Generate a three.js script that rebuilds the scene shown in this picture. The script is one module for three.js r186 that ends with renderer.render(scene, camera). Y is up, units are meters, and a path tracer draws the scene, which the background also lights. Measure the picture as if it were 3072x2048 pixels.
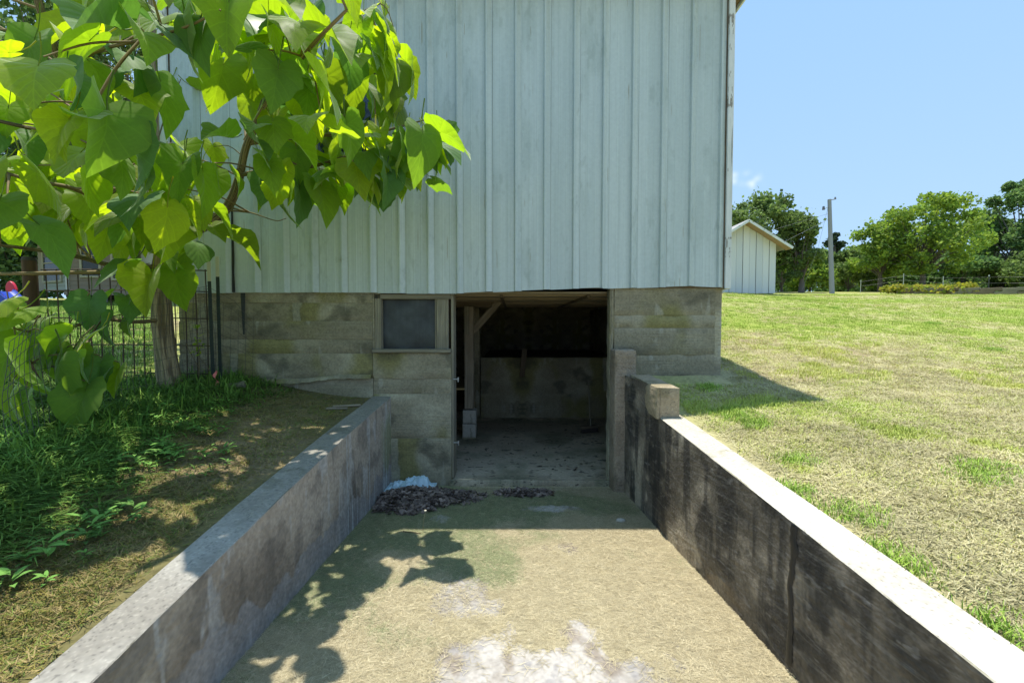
import * as THREE from 'three';
import { mergeGeometries, toCreasedNormals } from 'three/addons/utils/BufferGeometryUtils.js';
import { RoundedBoxGeometry } from 'three/addons/geometries/RoundedBoxGeometry.js';

// ---------------------------------------------------------------- camera, sky, sun, exposure
const scene = new THREE.Scene();
const camera = new THREE.PerspectiveCamera(73.74, 1024 / 682, 0.05, 900);
const EYE = new THREE.Vector3(0, 1.65, 4.86), PITCH = THREE.MathUtils.degToRad(2.06), FOCAL = 1365;
camera.position.copy(EYE);
camera.rotation.set(-PITCH, 0, 0);
const renderer = new THREE.WebGLRenderer({ antialias: true });
renderer.toneMapping = THREE.LinearToneMapping;
renderer.toneMappingExposure = 1.42;
renderer.shadowMap.enabled = true;
const TO_SUN = new THREE.Vector3(-0.022, 1, -0.178).normalize();
const sun = new THREE.DirectionalLight(new THREE.Color(1, 0.95, 0.86), 4.6);
sun.position.copy(TO_SUN).multiplyScalar(40);
sun.target.position.set(0, 0, 0);
sun.castShadow = true;
sun.shadow.mapSize.set(4096, 4096);
Object.assign(sun.shadow.camera, { left: -45, right: 45, top: 45, bottom: -45, near: 1, far: 120 });
scene.add(sun, sun.target);

// ---------------------------------------------------------------- numbers and noise
const rng = (seed) => () => { seed |= 0; seed = (seed + 0x6d2b79f5) | 0; let t = Math.imul(seed ^ (seed >>> 15), 1 | seed); t = (t + Math.imul(t ^ (t >>> 7), 61 | t)) ^ t; return ((t ^ (t >>> 14)) >>> 0) / 4294967296; };
const clamp = (x, a = 0, b = 1) => Math.min(b, Math.max(a, x));
const lerp = (a, b, t) => a + (b - a) * t;
const smooth = (a, b, x) => { const t = clamp((x - a) / (b - a)); return t * t * (3 - 2 * t); };
const hash2 = (x, y) => { let h = Math.imul(x, 374761393) + Math.imul(y, 668265263); h = Math.imul(h ^ (h >>> 13), 1274126177); return ((h ^ (h >>> 16)) >>> 0) / 4294967296; };
function vn(x, y) {
  const xi = Math.floor(x), yi = Math.floor(y), fx = x - xi, fy = y - yi, u = fx * fx * (3 - 2 * fx), v = fy * fy * (3 - 2 * fy);
  return lerp(lerp(hash2(xi, yi), hash2(xi + 1, yi), u), lerp(hash2(xi, yi + 1), hash2(xi + 1, yi + 1), u), v);
}
function fbm(x, y, n = 4) { let s = 0, a = 0.5, t = 0; for (let i = 0; i < n; i++) { s += a * vn(x, y); t += a; x = x * 2.03 + 17.3; y = y * 2.03 + 9.1; a *= 0.5; } return s / t; }
const table = (pts) => (x) => { // pts sorted by x ascending
  if (x <= pts[0][0]) return pts[0][1];
  for (let i = 1; i < pts.length; i++) if (x <= pts[i][0]) return lerp(pts[i - 1][1], pts[i][1], (x - pts[i - 1][0]) / (pts[i][0] - pts[i - 1][0]));
  return pts[pts.length - 1][1];
};
// a surveyed point of the place: bearing (photo pixel) and distance into the scene, in metres
function at(px, py, d) {
  const u = (px - 1536) / FOCAL, v = (1024 - py) / FOCAL, c = Math.cos(PITCH), s = Math.sin(PITCH), k = c + v * s;
  return new THREE.Vector3((u / k) * d, EYE.y + ((v * c - s) / k) * d, EYE.z - d);
}
const V = (x, y, z) => new THREE.Vector3(x, y, z);

// ---------------------------------------------------------------- sky
{
  const W = 1024, H = 512, data = new Float32Array(W * H * 4);
  const cl = at(2240, 548, 1).sub(EYE).normalize(), cl2 = at(2196, 535, 1).sub(EYE).normalize();
  for (let j = 0; j < H; j++) for (let i = 0; i < W; i++) {
    const el = ((j + 0.5) / H - 0.5) * Math.PI, az = ((i + 0.5) / W - 0.5) * 2 * Math.PI, y = Math.sin(el), x = Math.cos(el) * Math.cos(az), z = Math.cos(el) * Math.sin(az);
    const h = Math.max(0, y), t = Math.pow(1 - h, 2.2);
    let r = lerp(0.25, 0.4, t), g = lerp(0.44, 0.575, t), b = lerp(0.74, 0.78, t);
    const s = Math.max(0, x * TO_SUN.x + y * TO_SUN.y + z * TO_SUN.z), glow = 0.5 * Math.pow(s, 24);
    r += glow; g += glow; b += glow * 0.95;
    for (const [c, w, hh, amt] of [[cl, 0.026, 0.013, 0.5], [cl2, 0.01, 0.016, 0.5]]) {
      const caz = Math.atan2(c.z, c.x), cel = Math.asin(c.y);
      const n = fbm(az * 110, el * 150, 4) - 0.5, q = 0.8 - Math.hypot((az - caz) / w, (el - cel) / hh) + n * 2.6, a = amt * smooth(0.0, 1.1, q);
      r = lerp(r, 1.02, a); g = lerp(g, 1.02, a); b = lerp(b, 1.04, a);
    }
    if (y < 0) { r = 0.32; g = 0.36; b = 0.3; }
    data.set([r, g, b, 1], (j * W + i) * 4);
  }
  const sky = new THREE.DataTexture(data, W, H, THREE.RGBAFormat, THREE.FloatType);
  sky.mapping = THREE.EquirectangularReflectionMapping; sky.magFilter = sky.minFilter = THREE.LinearFilter; sky.needsUpdate = true;
  scene.background = sky; scene.environment = sky;
}

// ---------------------------------------------------------------- textures and materials
const enc = (v) => { v = clamp(v); return 255 * (v <= 0.0031308 ? 12.92 * v : 1.055 * Math.pow(v, 1 / 2.4) - 0.055); };
function tex(w, h, fn, { repeat = [1, 1], color = true } = {}) { // fn(u, v) -> linear rgb, or a number for data
  const d = new Uint8Array(w * h * 4);
  for (let j = 0; j < h; j++) for (let i = 0; i < w; i++) {
    const c = fn(i / w, j / h), o = (j * w + i) * 4;
    if (color) { d[o] = enc(c[0]); d[o + 1] = enc(c[1]); d[o + 2] = enc(c[2]); } else d[o] = d[o + 1] = d[o + 2] = 255 * clamp(c);
    d[o + 3] = 255;
  }
  const t = new THREE.DataTexture(d, w, h, THREE.RGBAFormat);
  t.wrapS = t.wrapT = THREE.MirroredRepeatWrapping; t.magFilter = THREE.LinearFilter; t.minFilter = THREE.LinearMipmapLinearFilter; t.generateMipmaps = true;
  t.repeat.set(...repeat);
  if (color) t.colorSpace = THREE.SRGBColorSpace;
  t.needsUpdate = true;
  return t;
}
const mix3 = (a, b, t) => [lerp(a[0], b[0], t), lerp(a[1], b[1], t), lerp(a[2], b[2], t)];
const mul3 = (a, k) => [a[0] * k, a[1] * k, a[2] * k];
const rgb = (r, g, b) => new THREE.Color().setRGB(r, g, b);
const std = (color, roughness, extra = {}) => new THREE.MeshStandardMaterial({ color: Array.isArray(color) ? rgb(...color) : color, roughness, ...extra });

// board-formed concrete, 2 m tile: grain of the form boards runs along u
const grainAt = (u, v) => { // u, v in metres
  const warp = fbm(u * 1.3, v * 5, 3) * 0.05, g = fbm(u * 3, (v + warp) * 130, 3), k = fbm(u * 1.1 + 40, v * 3, 3);
  return lerp(0.5, g, smooth(0.3, 0.6, k));
};
const boardTexture = tex(1024, 1024, (u, v) => {
  const x = u * 2, y = v * 2, big = fbm(x * 1.7 + 3, y * 2.6 + 8, 4), g = grainAt(x, y), fine = fbm(x * 60, y * 60, 3), speck = fbm(x * 160, y * 160, 2);
  let c = mix3([0.25, 0.22, 0.148], [0.41, 0.37, 0.26], smooth(0.3, 0.7, big));
  const algae = smooth(0.52, 0.72, fbm(x * 2.1 + 70, y * 1.1 + 30, 4)); c = mix3(c, [0.2, 0.18, 0.045], algae * 0.75);
  const grime = smooth(0.55, 0.75, fbm(x * 3.1 + 11, y * 4.5 + 90, 5)); c = mix3(c, [0.07, 0.065, 0.045], grime * 0.65);
  const pale = smooth(0.66, 0.74, fbm(x * 6 + 5, y * 2.2 + 50, 4)); c = mix3(c, [0.45, 0.43, 0.35], pale * 0.45);
  c = mul3(c, 0.74 + 0.5 * fine); c = mul3(c, 0.93 + 0.14 * g);
  if (speck > 0.78) c = mul3(c, 0.6);
  return c;
});
const boardBump = tex(1024, 1024, (u, v) => { const x = u * 2, y = v * 2; return 0.55 * grainAt(x, y) + 0.3 * fbm(x * 40, y * 40, 3) + 0.15 * fbm(x * 150, y * 150, 2); }, { color: false });
const concreteMat = std([1, 1, 1], 0.95, { map: boardTexture, bumpMap: boardBump, bumpScale: 0.008 });

// ramp walls: three looks of the same old concrete
const wallLeftTexture = tex(1536, 512, (u, v) => { // 6 m x 1.2 m
  const x = u * 6, y = v * 1.2, big = fbm(x * 1.6, y * 1.4, 5), str = fbm(x * 7 + 4, y * 1.1, 4), fine = fbm(x * 55, y * 55, 3);
  let c = mix3([0.23, 0.182, 0.135], [0.43, 0.355, 0.275], smooth(0.32, 0.66, big));
  c = mix3(c, [0.1, 0.083, 0.068], smooth(0.54, 0.72, str) * 0.5); c = mix3(c, [0.13, 0.11, 0.09], smooth(0.5, 0.68, fbm(x * 6 + 8, y * 7, 5)) * 0.45);
  c = mix3(c, [0.5, 0.48, 0.45], smooth(0.6, 0.7, fbm(x * 9 + 30, y * 2.6 + 4, 4)) * 0.5);
  const edge = 0.2 + 0.14 * (fbm(x * 4, 3.3, 4) - 0.5) * 2, low = smooth(edge + 0.012, edge - 0.012, y + 0.06 * (fbm(x * 22, y * 22, 3) - 0.5)); // flaked skim coat along the foot
  c = mix3(c, mix3([0.2, 0.185, 0.175], [0.38, 0.355, 0.335], fbm(x * 14, y * 5, 4)), low * 0.8);
  const run = smooth(0.64, 0.7, fbm(x * 16 + 9, 0.3 + y * 0.25, 3)) * smooth(1.9, 1.2, x); c = mix3(c, [0.5, 0.52, 0.5], run * 0.7); // lime runs near the barn
  const moss = smooth(0.55, 0.7, fbm(x * 5 + 2, y * 2, 3)) * smooth(0.5, 0.15, x); c = mix3(c, [0.24, 0.27, 0.12], moss * 0.6);
  return mul3(c, 0.7 + 0.6 * fine);
});
const wallRightTexture = tex(2048, 512, (u, v) => { // 6 m x 1.2 m
  const x = u * 6, y = v * 1.2, big = fbm(x * 1.5 + 20, y * 2.4, 5), g = fbm(x * 5, y * 70 + fbm(x * 2, y * 3, 2) * 6, 3), dr = fbm(x * 11, y * 1.6 + 7, 4), fine = fbm(x * 60 + 9, y * 60, 3);
  let c = mix3([0.14, 0.116, 0.086], [0.5, 0.42, 0.315], smooth(0.34, 0.64, big));
  c = mix3(c, [0.02, 0.019, 0.018], smooth(0.48, 0.68, dr) * 0.7);
  c = mix3(c, [0.02, 0.019, 0.018], smooth(0.5, 0.66, fbm(x * 4 + 77, y * 5 + 3, 5)) * 0.7);
  c = mix3(c, [0.24, 0.22, 0.19], smooth(0.62, 0.76, g) * 0.3);
  c = mix3(c, [0.3, 0.28, 0.25], smooth(0.68, 0.8, fbm(x * 16 + 3, y * 34, 4)) * 0.35);
  c = mix3(c, [0.2, 0.14, 0.075], smooth(0.5, 0.66, fbm(x * 3 + 60, y * 5, 4)) * smooth(0.3, 0.05, y + 0.12 * fbm(x * 8, y * 8, 3)) * 0.6); // soil splash at the foot
  return mul3(c, 0.62 + 0.76 * fine);
});
const wallBump = tex(1024, 512, (u, v) => { const x = u * 6, y = v * 1.2; return 0.28 * fbm(x * 5, y * 44 + fbm(x * 2, y * 3, 2) * 9, 3) + 0.52 * fbm(x * 22, y * 30, 5) + 0.2 * fbm(x * 120, y * 120, 2); }, { color: false });
const topTexture = tex(1024, 256, (u, v) => { // 6 m x 1.5 m
  const x = u * 6, y = v * 1.5, big = fbm(x * 2.2, y * 3, 5), fine = fbm(x * 70, y * 70, 3), peb = fbm(x * 120, y * 120, 2);
  let c = mix3([0.4, 0.37, 0.31], [0.56, 0.53, 0.46], smooth(0.3, 0.7, big));
  c = mix3(c, [0.2, 0.19, 0.12], smooth(0.62, 0.74, fbm(x * 5 + 31, y * 5, 4)) * 0.55);
  if (peb > 0.74) c = mul3(c, 1.25); else if (peb < 0.24) c = mul3(c, 0.62);
  return mul3(c, 0.78 + 0.44 * fine);
});
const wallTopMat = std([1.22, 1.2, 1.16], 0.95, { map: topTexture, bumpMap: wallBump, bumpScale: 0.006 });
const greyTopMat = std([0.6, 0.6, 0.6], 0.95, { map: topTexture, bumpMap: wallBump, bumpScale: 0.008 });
const wallLeftMat = std([1, 1, 1], 0.95, { map: wallLeftTexture, bumpMap: wallBump, bumpScale: 0.01 });
const wallRightMat = std([1, 1, 1], 0.9, { map: wallRightTexture, bumpMap: wallBump, bumpScale: 0.016 });

// where grass clippings lie on the ramp (1) and where the slab is bare (0)
const clippings = (x, z) => {
  const n = fbm(x * 2.1 + 5, z * 2.1 + 2, 4), f = fbm(x * 9, z * 6, 5) - 0.5;
  let bare = smooth(1.05, 0.75, Math.hypot((x - 0.1) / 0.72, (z - 3.1) / 0.62) + f * 0.9);       // big bare patch near the viewer
  bare = Math.max(bare, 0.85 * smooth(0.8, 0.4, Math.hypot((x + 0.28) / 0.34, (z - 2.2) / 0.42) + f * 1.3), 0.8 * smooth(0.8, 0.4, Math.hypot((x + 0.62) / 0.22, (z - 3.2) / 0.4) + f));
  bare = Math.max(bare, 0.7 * smooth(0.5, 0.15, Math.hypot((x - 0.38) / 0.3, (z - 1.55) / 0.3) + f));
  bare = Math.max(bare, 0.9 * smooth(0.5, 0.2, Math.hypot((x - 0.42) / 0.75, (z - 0.72) / 0.2) + f * 0.6), 0.7 * smooth(0.5, 0.2, Math.hypot((x + 0.62) / 0.22, (z - 0.95) / 0.3) + f * 0.6));
  return clamp((1 - bare) * smooth(0.2, 0.45, n + 0.2));
};
const rampTexture = tex(1024, 2048, (u, v) => { // 3.2 m x 8 m, z = 8 v
  const x = (u - 0.5) * 3.2, z = v * 8, k = clippings(x, z), big = fbm(x * 3, z * 3, 5), fine = fbm(x * 60, z * 60, 3);
  let slab = mix3([0.24, 0.215, 0.185], [0.43, 0.4, 0.36], smooth(0.32, 0.66, big));
  slab = mix3(slab, [0.2, 0.16, 0.12], smooth(0.5, 0.68, fbm(x * 7 + 8, z * 4 + 2, 5)) * 0.75); slab = mix3(slab, [0.28, 0.27, 0.27], smooth(0.55, 0.7, fbm(x * 14 + 1, z * 9 + 20, 4)) * 0.6);
  const strand = fbm(x * 90 + fbm(x * 6, z * 6, 2) * 9, z * 40, 2), dry = mix3([0.3, 0.265, 0.16], [0.5, 0.44, 0.28], strand), green = mix3([0.17, 0.185, 0.09], [0.32, 0.33, 0.18], strand);
  const lay = mix3(dry, green, smooth(0.42, 0.62, fbm(x * 1.7 + 2.4, z * 1.7, 4) - 0.12 * x + 0.0));
  return mul3(mix3(slab, lay, smooth(0.4, 0.58, k + 0.9 * (fbm(x * 95, z * 70, 3) - 0.5) + 0.7 * (fbm(x * 22, z * 14, 4) - 0.5))), 0.75 + 0.5 * fine);
});
const rampBump = tex(512, 1024, (u, v) => { const x = (u - 0.5) * 3.2, z = v * 8; return 0.6 * fbm(x * 50, z * 50, 3) + 0.4 * fbm(x * 6, z * 6, 3); }, { color: false });
const rampMat = std([1, 1, 1], 1, { map: rampTexture, bumpMap: rampBump, bumpScale: 0.012 });
const slabTexture = tex(1024, 1024, (u, v) => { // 4 m tile, floor of the undercroft
  const x = u * 4, z = v * 4, big = fbm(x * 1.8, z * 1.8, 5), fine = fbm(x * 50, z * 50, 3);
  let c = mix3([0.3, 0.255, 0.175], [0.5, 0.43, 0.31], smooth(0.3, 0.66, big));
  c = mix3(c, [0.06, 0.05, 0.04], smooth(0.66, 0.74, fbm(x * 14 + 2, z * 22, 4)) * 0.8);
  c = mix3(c, [0.12, 0.15, 0.08], smooth(0.55, 0.7, fbm(x * 2 + 30, z * 2, 4)) * 0.4);
  return mul3(c, 0.75 + 0.5 * fine);
});
const slabMat = std([1, 1, 1], 0.95, { map: slabTexture, bumpMap: wallBump, bumpScale: 0.006 });

// painted ribbed metal: chalky paint, streaks and mildew that run down the sheet; uv in metres
const sidingTexture = tex(1024, 1024, (u, v) => { // 6.1 m x 4 m
  const x = u * 6.1, y = v * 4, str = fbm(x * 16, y * 0.4, 3), thin = fbm(x * 120, y * 0.8 + 4, 2), mild = fbm(x * 5 + 3, y * 1.6, 5), fine = fbm(x * 50, y * 50, 2), dab = fbm(x * 26 + 9, y * 9, 4);
  let c = mix3([0.6, 0.645, 0.63], [0.67, 0.71, 0.695], smooth(0.3, 0.66, str));
  c = mix3(c, [0.47, 0.52, 0.49], smooth(0.5, 0.75, mild) * 0.4);
  c = mix3(c, [0.42, 0.46, 0.43], smooth(0.58, 0.74, dab) * smooth(0.4, 0.6, mild) * 0.4);
  c = mix3(c, [0.46, 0.5, 0.47], smooth(0.62, 0.76, thin) * 0.22);
  const rust = smooth(0.82, 0.87, fbm(x * 38 + 2, y * 1.7 + 60, 3)); c = mix3(c, [0.32, 0.24, 0.13], rust * 0.6);
  return mul3(c, 0.95 + 0.1 * fine);
});
const sidingMat = std([0.78, 0.83, 0.83], 0.5, { map: sidingTexture });
const tarMat = std([0.012, 0.013, 0.015], 0.5);
const woodTexture = tex(512, 1024, (u, v) => { // 0.6 m x 3 m, grain along v
  const x = u * 0.6, y = v * 3, g = fbm(x * 90 + fbm(x * 6, y * 1.5, 2) * 5, y * 2.4, 4), k = fbm(x * 12, y * 5, 3);
  return mul3(mix3([0.2, 0.16, 0.11], [0.4, 0.335, 0.245], g), 0.7 + 0.6 * k);
});
const woodBump = tex(256, 512, (u, v) => fbm(u * 0.6 * 90 + 3, v * 3 * 2.4, 3), { color: false });
const woodMat = std([1, 1, 1], 0.9, { map: woodTexture, bumpMap: woodBump, bumpScale: 0.004 });
const darkWoodMat = std([0.5, 0.45, 0.4], 0.9, { map: woodTexture, bumpMap: woodBump, bumpScale: 0.004 });
const paleWoodMat = std([1.5, 1.4, 1.25], 0.9, { map: woodTexture });
const greyWoodMat = std([0.78, 0.85, 0.84], 0.9, { map: woodTexture, bumpMap: woodBump, bumpScale: 0.004 });
const paintTexture = tex(256, 1024, (u, v) => { // old white paint on boards
  const x = u * 0.5, y = v * 3, p = fbm(x * 30 + 2, y * 7, 5), f = fbm(x * 90, y * 20, 3);
  let c = mix3([0.62, 0.64, 0.61], [0.74, 0.75, 0.72], f);
  c = mix3(c, [0.5, 0.54, 0.49], smooth(0.45, 0.7, fbm(x * 9, y * 2.5 + 7, 4)) * 0.5);
  return mix3(c, [0.2, 0.17, 0.13], smooth(0.7, 0.74, p) * 0.85);
});
const paintMat = std([1, 1, 1], 0.7, { map: paintTexture });
const barkTexture = tex(512, 1024, (u, v) => { // wraps a trunk once, 2 m high
  const a = u * 12, y = v * 2, r = fbm(a * 3.2 + fbm(a, y * 4, 2) * 2, y * 5, 4), f = fbm(a * 14, y * 40, 3);
  let c = mix3([0.15, 0.11, 0.065], [0.36, 0.28, 0.17], smooth(0.3, 0.65, r));
  c = mix3(c, [0.2, 0.22, 0.1], smooth(0.55, 0.7, fbm(a * 1.2, y * 2.2 + 4, 3)) * 0.4);
  return mul3(c, 0.7 + 0.6 * f);
});
const barkBump = tex(256, 512, (u, v) => fbm(u * 12 * 3.2 + fbm(u * 12, v * 8, 2) * 2, v * 2 * 5, 4), { color: false });
const barkMat = std([1, 1, 1], 0.95, { map: barkTexture, bumpMap: barkBump, bumpScale: 0.02 });
const twigMat = std([0.75, 0.72, 0.6], 0.9, { map: barkTexture });
// soil and thatch under the grass, 3 m tile, tinted per vertex by what grows there
const soilTexture = tex(1024, 1024, (u, v) => {
  const x = u * 3, z = v * 3, st = fbm(x * 60 + fbm(x * 4, z * 4, 2) * 12, z * 26, 3), st2 = fbm(x * 24, z * 62 + fbm(x * 5 + 3, z * 4, 2) * 12, 3), clump = fbm(x * 7, z * 7, 4);
  return mul3([1, 1, 1], 0.5 + 0.55 * Math.max(st, st2) + 0.35 * (clump - 0.4));
});
const soilBump = tex(512, 512, (u, v) => 0.6 * fbm(u * 3 * 40, v * 3 * 40, 3) + 0.4 * fbm(u * 18, v * 18, 3), { color: false });
const groundMat = std([1, 1, 1], 1, { map: soilTexture, bumpMap: soilBump, bumpScale: 0.03, vertexColors: true });
const rustMat = std([0.075, 0.05, 0.035], 0.8), fenceWireMat = std([0.07, 0.065, 0.055], 0.6), wireMat = std([0.2, 0.2, 0.19], 0.5, { metalness: 0.5 });
const glassMat = new THREE.MeshPhysicalMaterial({ color: rgb(0.03, 0.05, 0.09), roughness: 0.06, specularIntensity: 1 });

// ---------------------------------------------------------------- object helpers
const used = new Map();
const numbered = (name) => { const n = used.get(name) ?? 0; used.set(name, n + 1); return n ? `${name}_${String(n).padStart(3, '0')}` : name; };
function tag(o, label, category, group, kind) { if (label) o.userData.label = label; if (category) o.userData.category = category; if (group) o.userData.group = group; if (kind) o.userData.kind = kind; return o; }
function thing(name, position, label, category, group) { const g = new THREE.Group(); g.name = numbered(name); g.position.copy(position); scene.add(g); return tag(g, label, category, group, 'thing'); }
function part(parent, name, geometry, material, label) { const m = new THREE.Mesh(geometry, material); m.name = name; if (label) m.userData.label = label; parent.add(m); return m; }
function single(name, geometry, material, label, category, group, kind) { const m = new THREE.Mesh(geometry, material); m.name = numbered(name); scene.add(m); return tag(m, label, category, group, kind); }
function box(w, h, d, x = 0, y = 0, z = 0, r = 0.006) { // rounded box with uv in metres (v along the longest side for wood)
  const g = new RoundedBoxGeometry(w, h, d, 1, Math.min(r, w / 3, h / 3, d / 3)), p = g.attributes.position, n = g.attributes.normal, uv = g.attributes.uv;
  const o = hash2(Math.round(w * 991 + x * 37), Math.round(y * 53 + z * 71 + h * 7)) * 3;
  for (let i = 0; i < p.count; i++) {
    const ax = Math.abs(n.getX(i)), ay = Math.abs(n.getY(i)), az = Math.abs(n.getZ(i));
    const a = ax >= ay && ax >= az ? [p.getZ(i), p.getY(i)] : ay >= az ? [p.getX(i), p.getZ(i)] : [p.getX(i), p.getY(i)];
    uv.setXY(i, a[0] + o, a[1] + o * 1.7);
  }
  g.translate(x, y, z);
  return g;
}
const scaleUv = (g, su, sv, swap = false) => { const uv = g.attributes.uv; for (let i = 0; i < uv.count; i++) { const a = uv.getX(i), b = uv.getY(i); uv.setXY(i, (swap ? b : a) * su, (swap ? a : b) * sv); } return g; };
const woodBox = (w, h, d, x, y, z, r) => { const g = box(w, h, d, x, y, z, r); return scaleUv(g, 1 / 0.6, 1 / 3, w > h && w > d); };
function tube(pts, radii, sides = 7, { uvs = [1, 0.5], rough = 0, seed = 1 } = {}) { // tapered tube through points
  const P = [], N = [], U = [], I = []; let up = V(0.31, 0.2, 0.93), len = 0;
  pts.forEach((p, i) => {
    const t = pts[Math.min(i + 1, pts.length - 1)].clone().sub(pts[Math.max(i - 1, 0)]).normalize();
    const a = up.clone().sub(t.clone().multiplyScalar(up.dot(t))).normalize(), b = t.clone().cross(a); up = a;
    const r = Array.isArray(radii) ? radii[i] : radii;
    if (i) len += p.distanceTo(pts[i - 1]);
    for (let s = 0; s <= sides; s++) {
      const q = (s / sides) * Math.PI * 2, n = a.clone().multiplyScalar(Math.cos(q)).addScaledVector(b, Math.sin(q));
      const rr = r * (1 + rough * (fbm((s % sides) * 1.3 + seed * 9, len * 7, 3) - 0.5) * 2);
      P.push(p.x + n.x * rr, p.y + n.y * rr, p.z + n.z * rr); N.push(n.x, n.y, n.z); U.push((s / sides) * uvs[0], len * uvs[1]);
    }
  });
  const w = sides + 1;
  for (let i = 0; i < pts.length - 1; i++) for (let s = 0; s < sides; s++) { const k = i * w + s; I.push(k, k + 1, k + w, k + 1, k + w + 1, k + w); }
  for (const [i0, flip] of [[0, 1], [(pts.length - 1) * w, 0]]) for (let s = 1; s < sides - 1; s++) I.push(...(flip ? [i0, i0 + s + 1, i0 + s] : [i0, i0 + s, i0 + s + 1]));
  const g = new THREE.BufferGeometry();
  g.setAttribute('position', new THREE.Float32BufferAttribute(P, 3)); g.setAttribute('normal', new THREE.Float32BufferAttribute(N, 3)); g.setAttribute('uv', new THREE.Float32BufferAttribute(U, 2)); g.setIndex(I);
  return g;
}
const bend = (pts, n = 6) => new THREE.CatmullRomCurve3(pts).getPoints(n * (pts.length - 1));
// a grid sheet from fn(i, j) -> [x, y, z, u, v]
function grid(nu, nv, fn) {
  const P = [], U = [], I = [];
  for (let j = 0; j <= nv; j++) for (let i = 0; i <= nu; i++) { const q = fn(i / nu, j / nv); P.push(q[0], q[1], q[2]); U.push(q[3], q[4]); }
  for (let j = 0; j < nv; j++) for (let i = 0; i < nu; i++) { const k = j * (nu + 1) + i; I.push(k, k + 1, k + nu + 1, k + 1, k + nu + 2, k + nu + 1); }
  const g = new THREE.BufferGeometry();
  g.setAttribute('position', new THREE.Float32BufferAttribute(P, 3)); g.setAttribute('uv', new THREE.Float32BufferAttribute(U, 2)); g.setIndex(I); g.computeVertexNormals();
  return g;
}
function placed(mesh, rows) { // rows: [position, quaternion, scale, colour]
  const m = new THREE.Matrix4(), inst = mesh;
  rows.forEach(([p, q, s, c], i) => { inst.setMatrixAt(i, m.compose(p, q, typeof s === 'number' ? V(s, s, s) : s)); if (c) inst.setColorAt(i, c); });
  return inst;
}
const Q = (x, y, z) => new THREE.Quaternion().setFromEuler(new THREE.Euler(x, y, z, 'YXZ'));

// ---------------------------------------------------------------- terrain
const wallL = table([[-0.2, 0.9], [0.08, 0.882], [1.35, 0.784], [2.45, 0.675], [3.5, 0.549], [5.6, 0.36]]);   // top of the ramp's west wall
const wallR = table([[0.2, 0.985], [1.25, 0.905], [2.87, 0.764], [3.65, 0.69], [5.6, 0.53]]);                   // top of its east wall
const faceR = (z) => 1.364 - 0.046 * (4.86 - z);                                                               // its inner face
const FACE_L = -1.3, THICK = 0.19;
const rampY = (z) => -0.08 + 0.05 * z;
const farL = table([[-120, 7], [-60, 5], [-25, 3.3], [-14, 2.75], [-9, 2.35], [-3, 1.5], [0, 1.08], [1, 1.02], [3, 0.86], [5, 0.66], [9, 0.4], [40, 0.3]]);
const profR = table([[-120, 8.5], [-60, 6.1], [-45, 5.2], [-30, 4.25], [-20, 3.55], [-14, 3.14], [-10, 2.62], [-6, 1.98], [-2, 1.4], [0, 1.12], [0.3, 1.06], [1.25, 0.985], [2.87, 0.82], [3.65, 0.73], [4.86, 0.62], [9, 0.35], [40, 0.2]]);
function ground(x, z) {
  const bump = 0.05 * (fbm(x * 0.55 + 30, z * 0.55, 3) - 0.5) + 0.018 * (fbm(x * 3, z * 3, 2) - 0.5);
  let L = lerp(wallL(z) - 0.012, farL(z), smooth(-1.6, -3.1, x)); if (z < -0.4) L = farL(z);
  let R = profR(z) - 0.28 * smooth(4, 13, x) * smooth(-5, -12, z) * smooth(-38, -22, z);
  R += lerp(wallR(clamp(z, 1.25, 6)) - 0.03 - R, 0, smooth(1.5, 2.5, x)) * smooth(0.2, 1.2, z);
  const k = z > -7 ? (x > -1 ? 1 : 0) : smooth(-4, 3, x);
  const near = Math.min(smooth(0, 0.25, Math.abs(x + 1.49)), smooth(0, 0.25, Math.abs(x - 1.45)));
  return lerp(L, R, k) + bump * (z > 0 ? near : 1);
}
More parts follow.
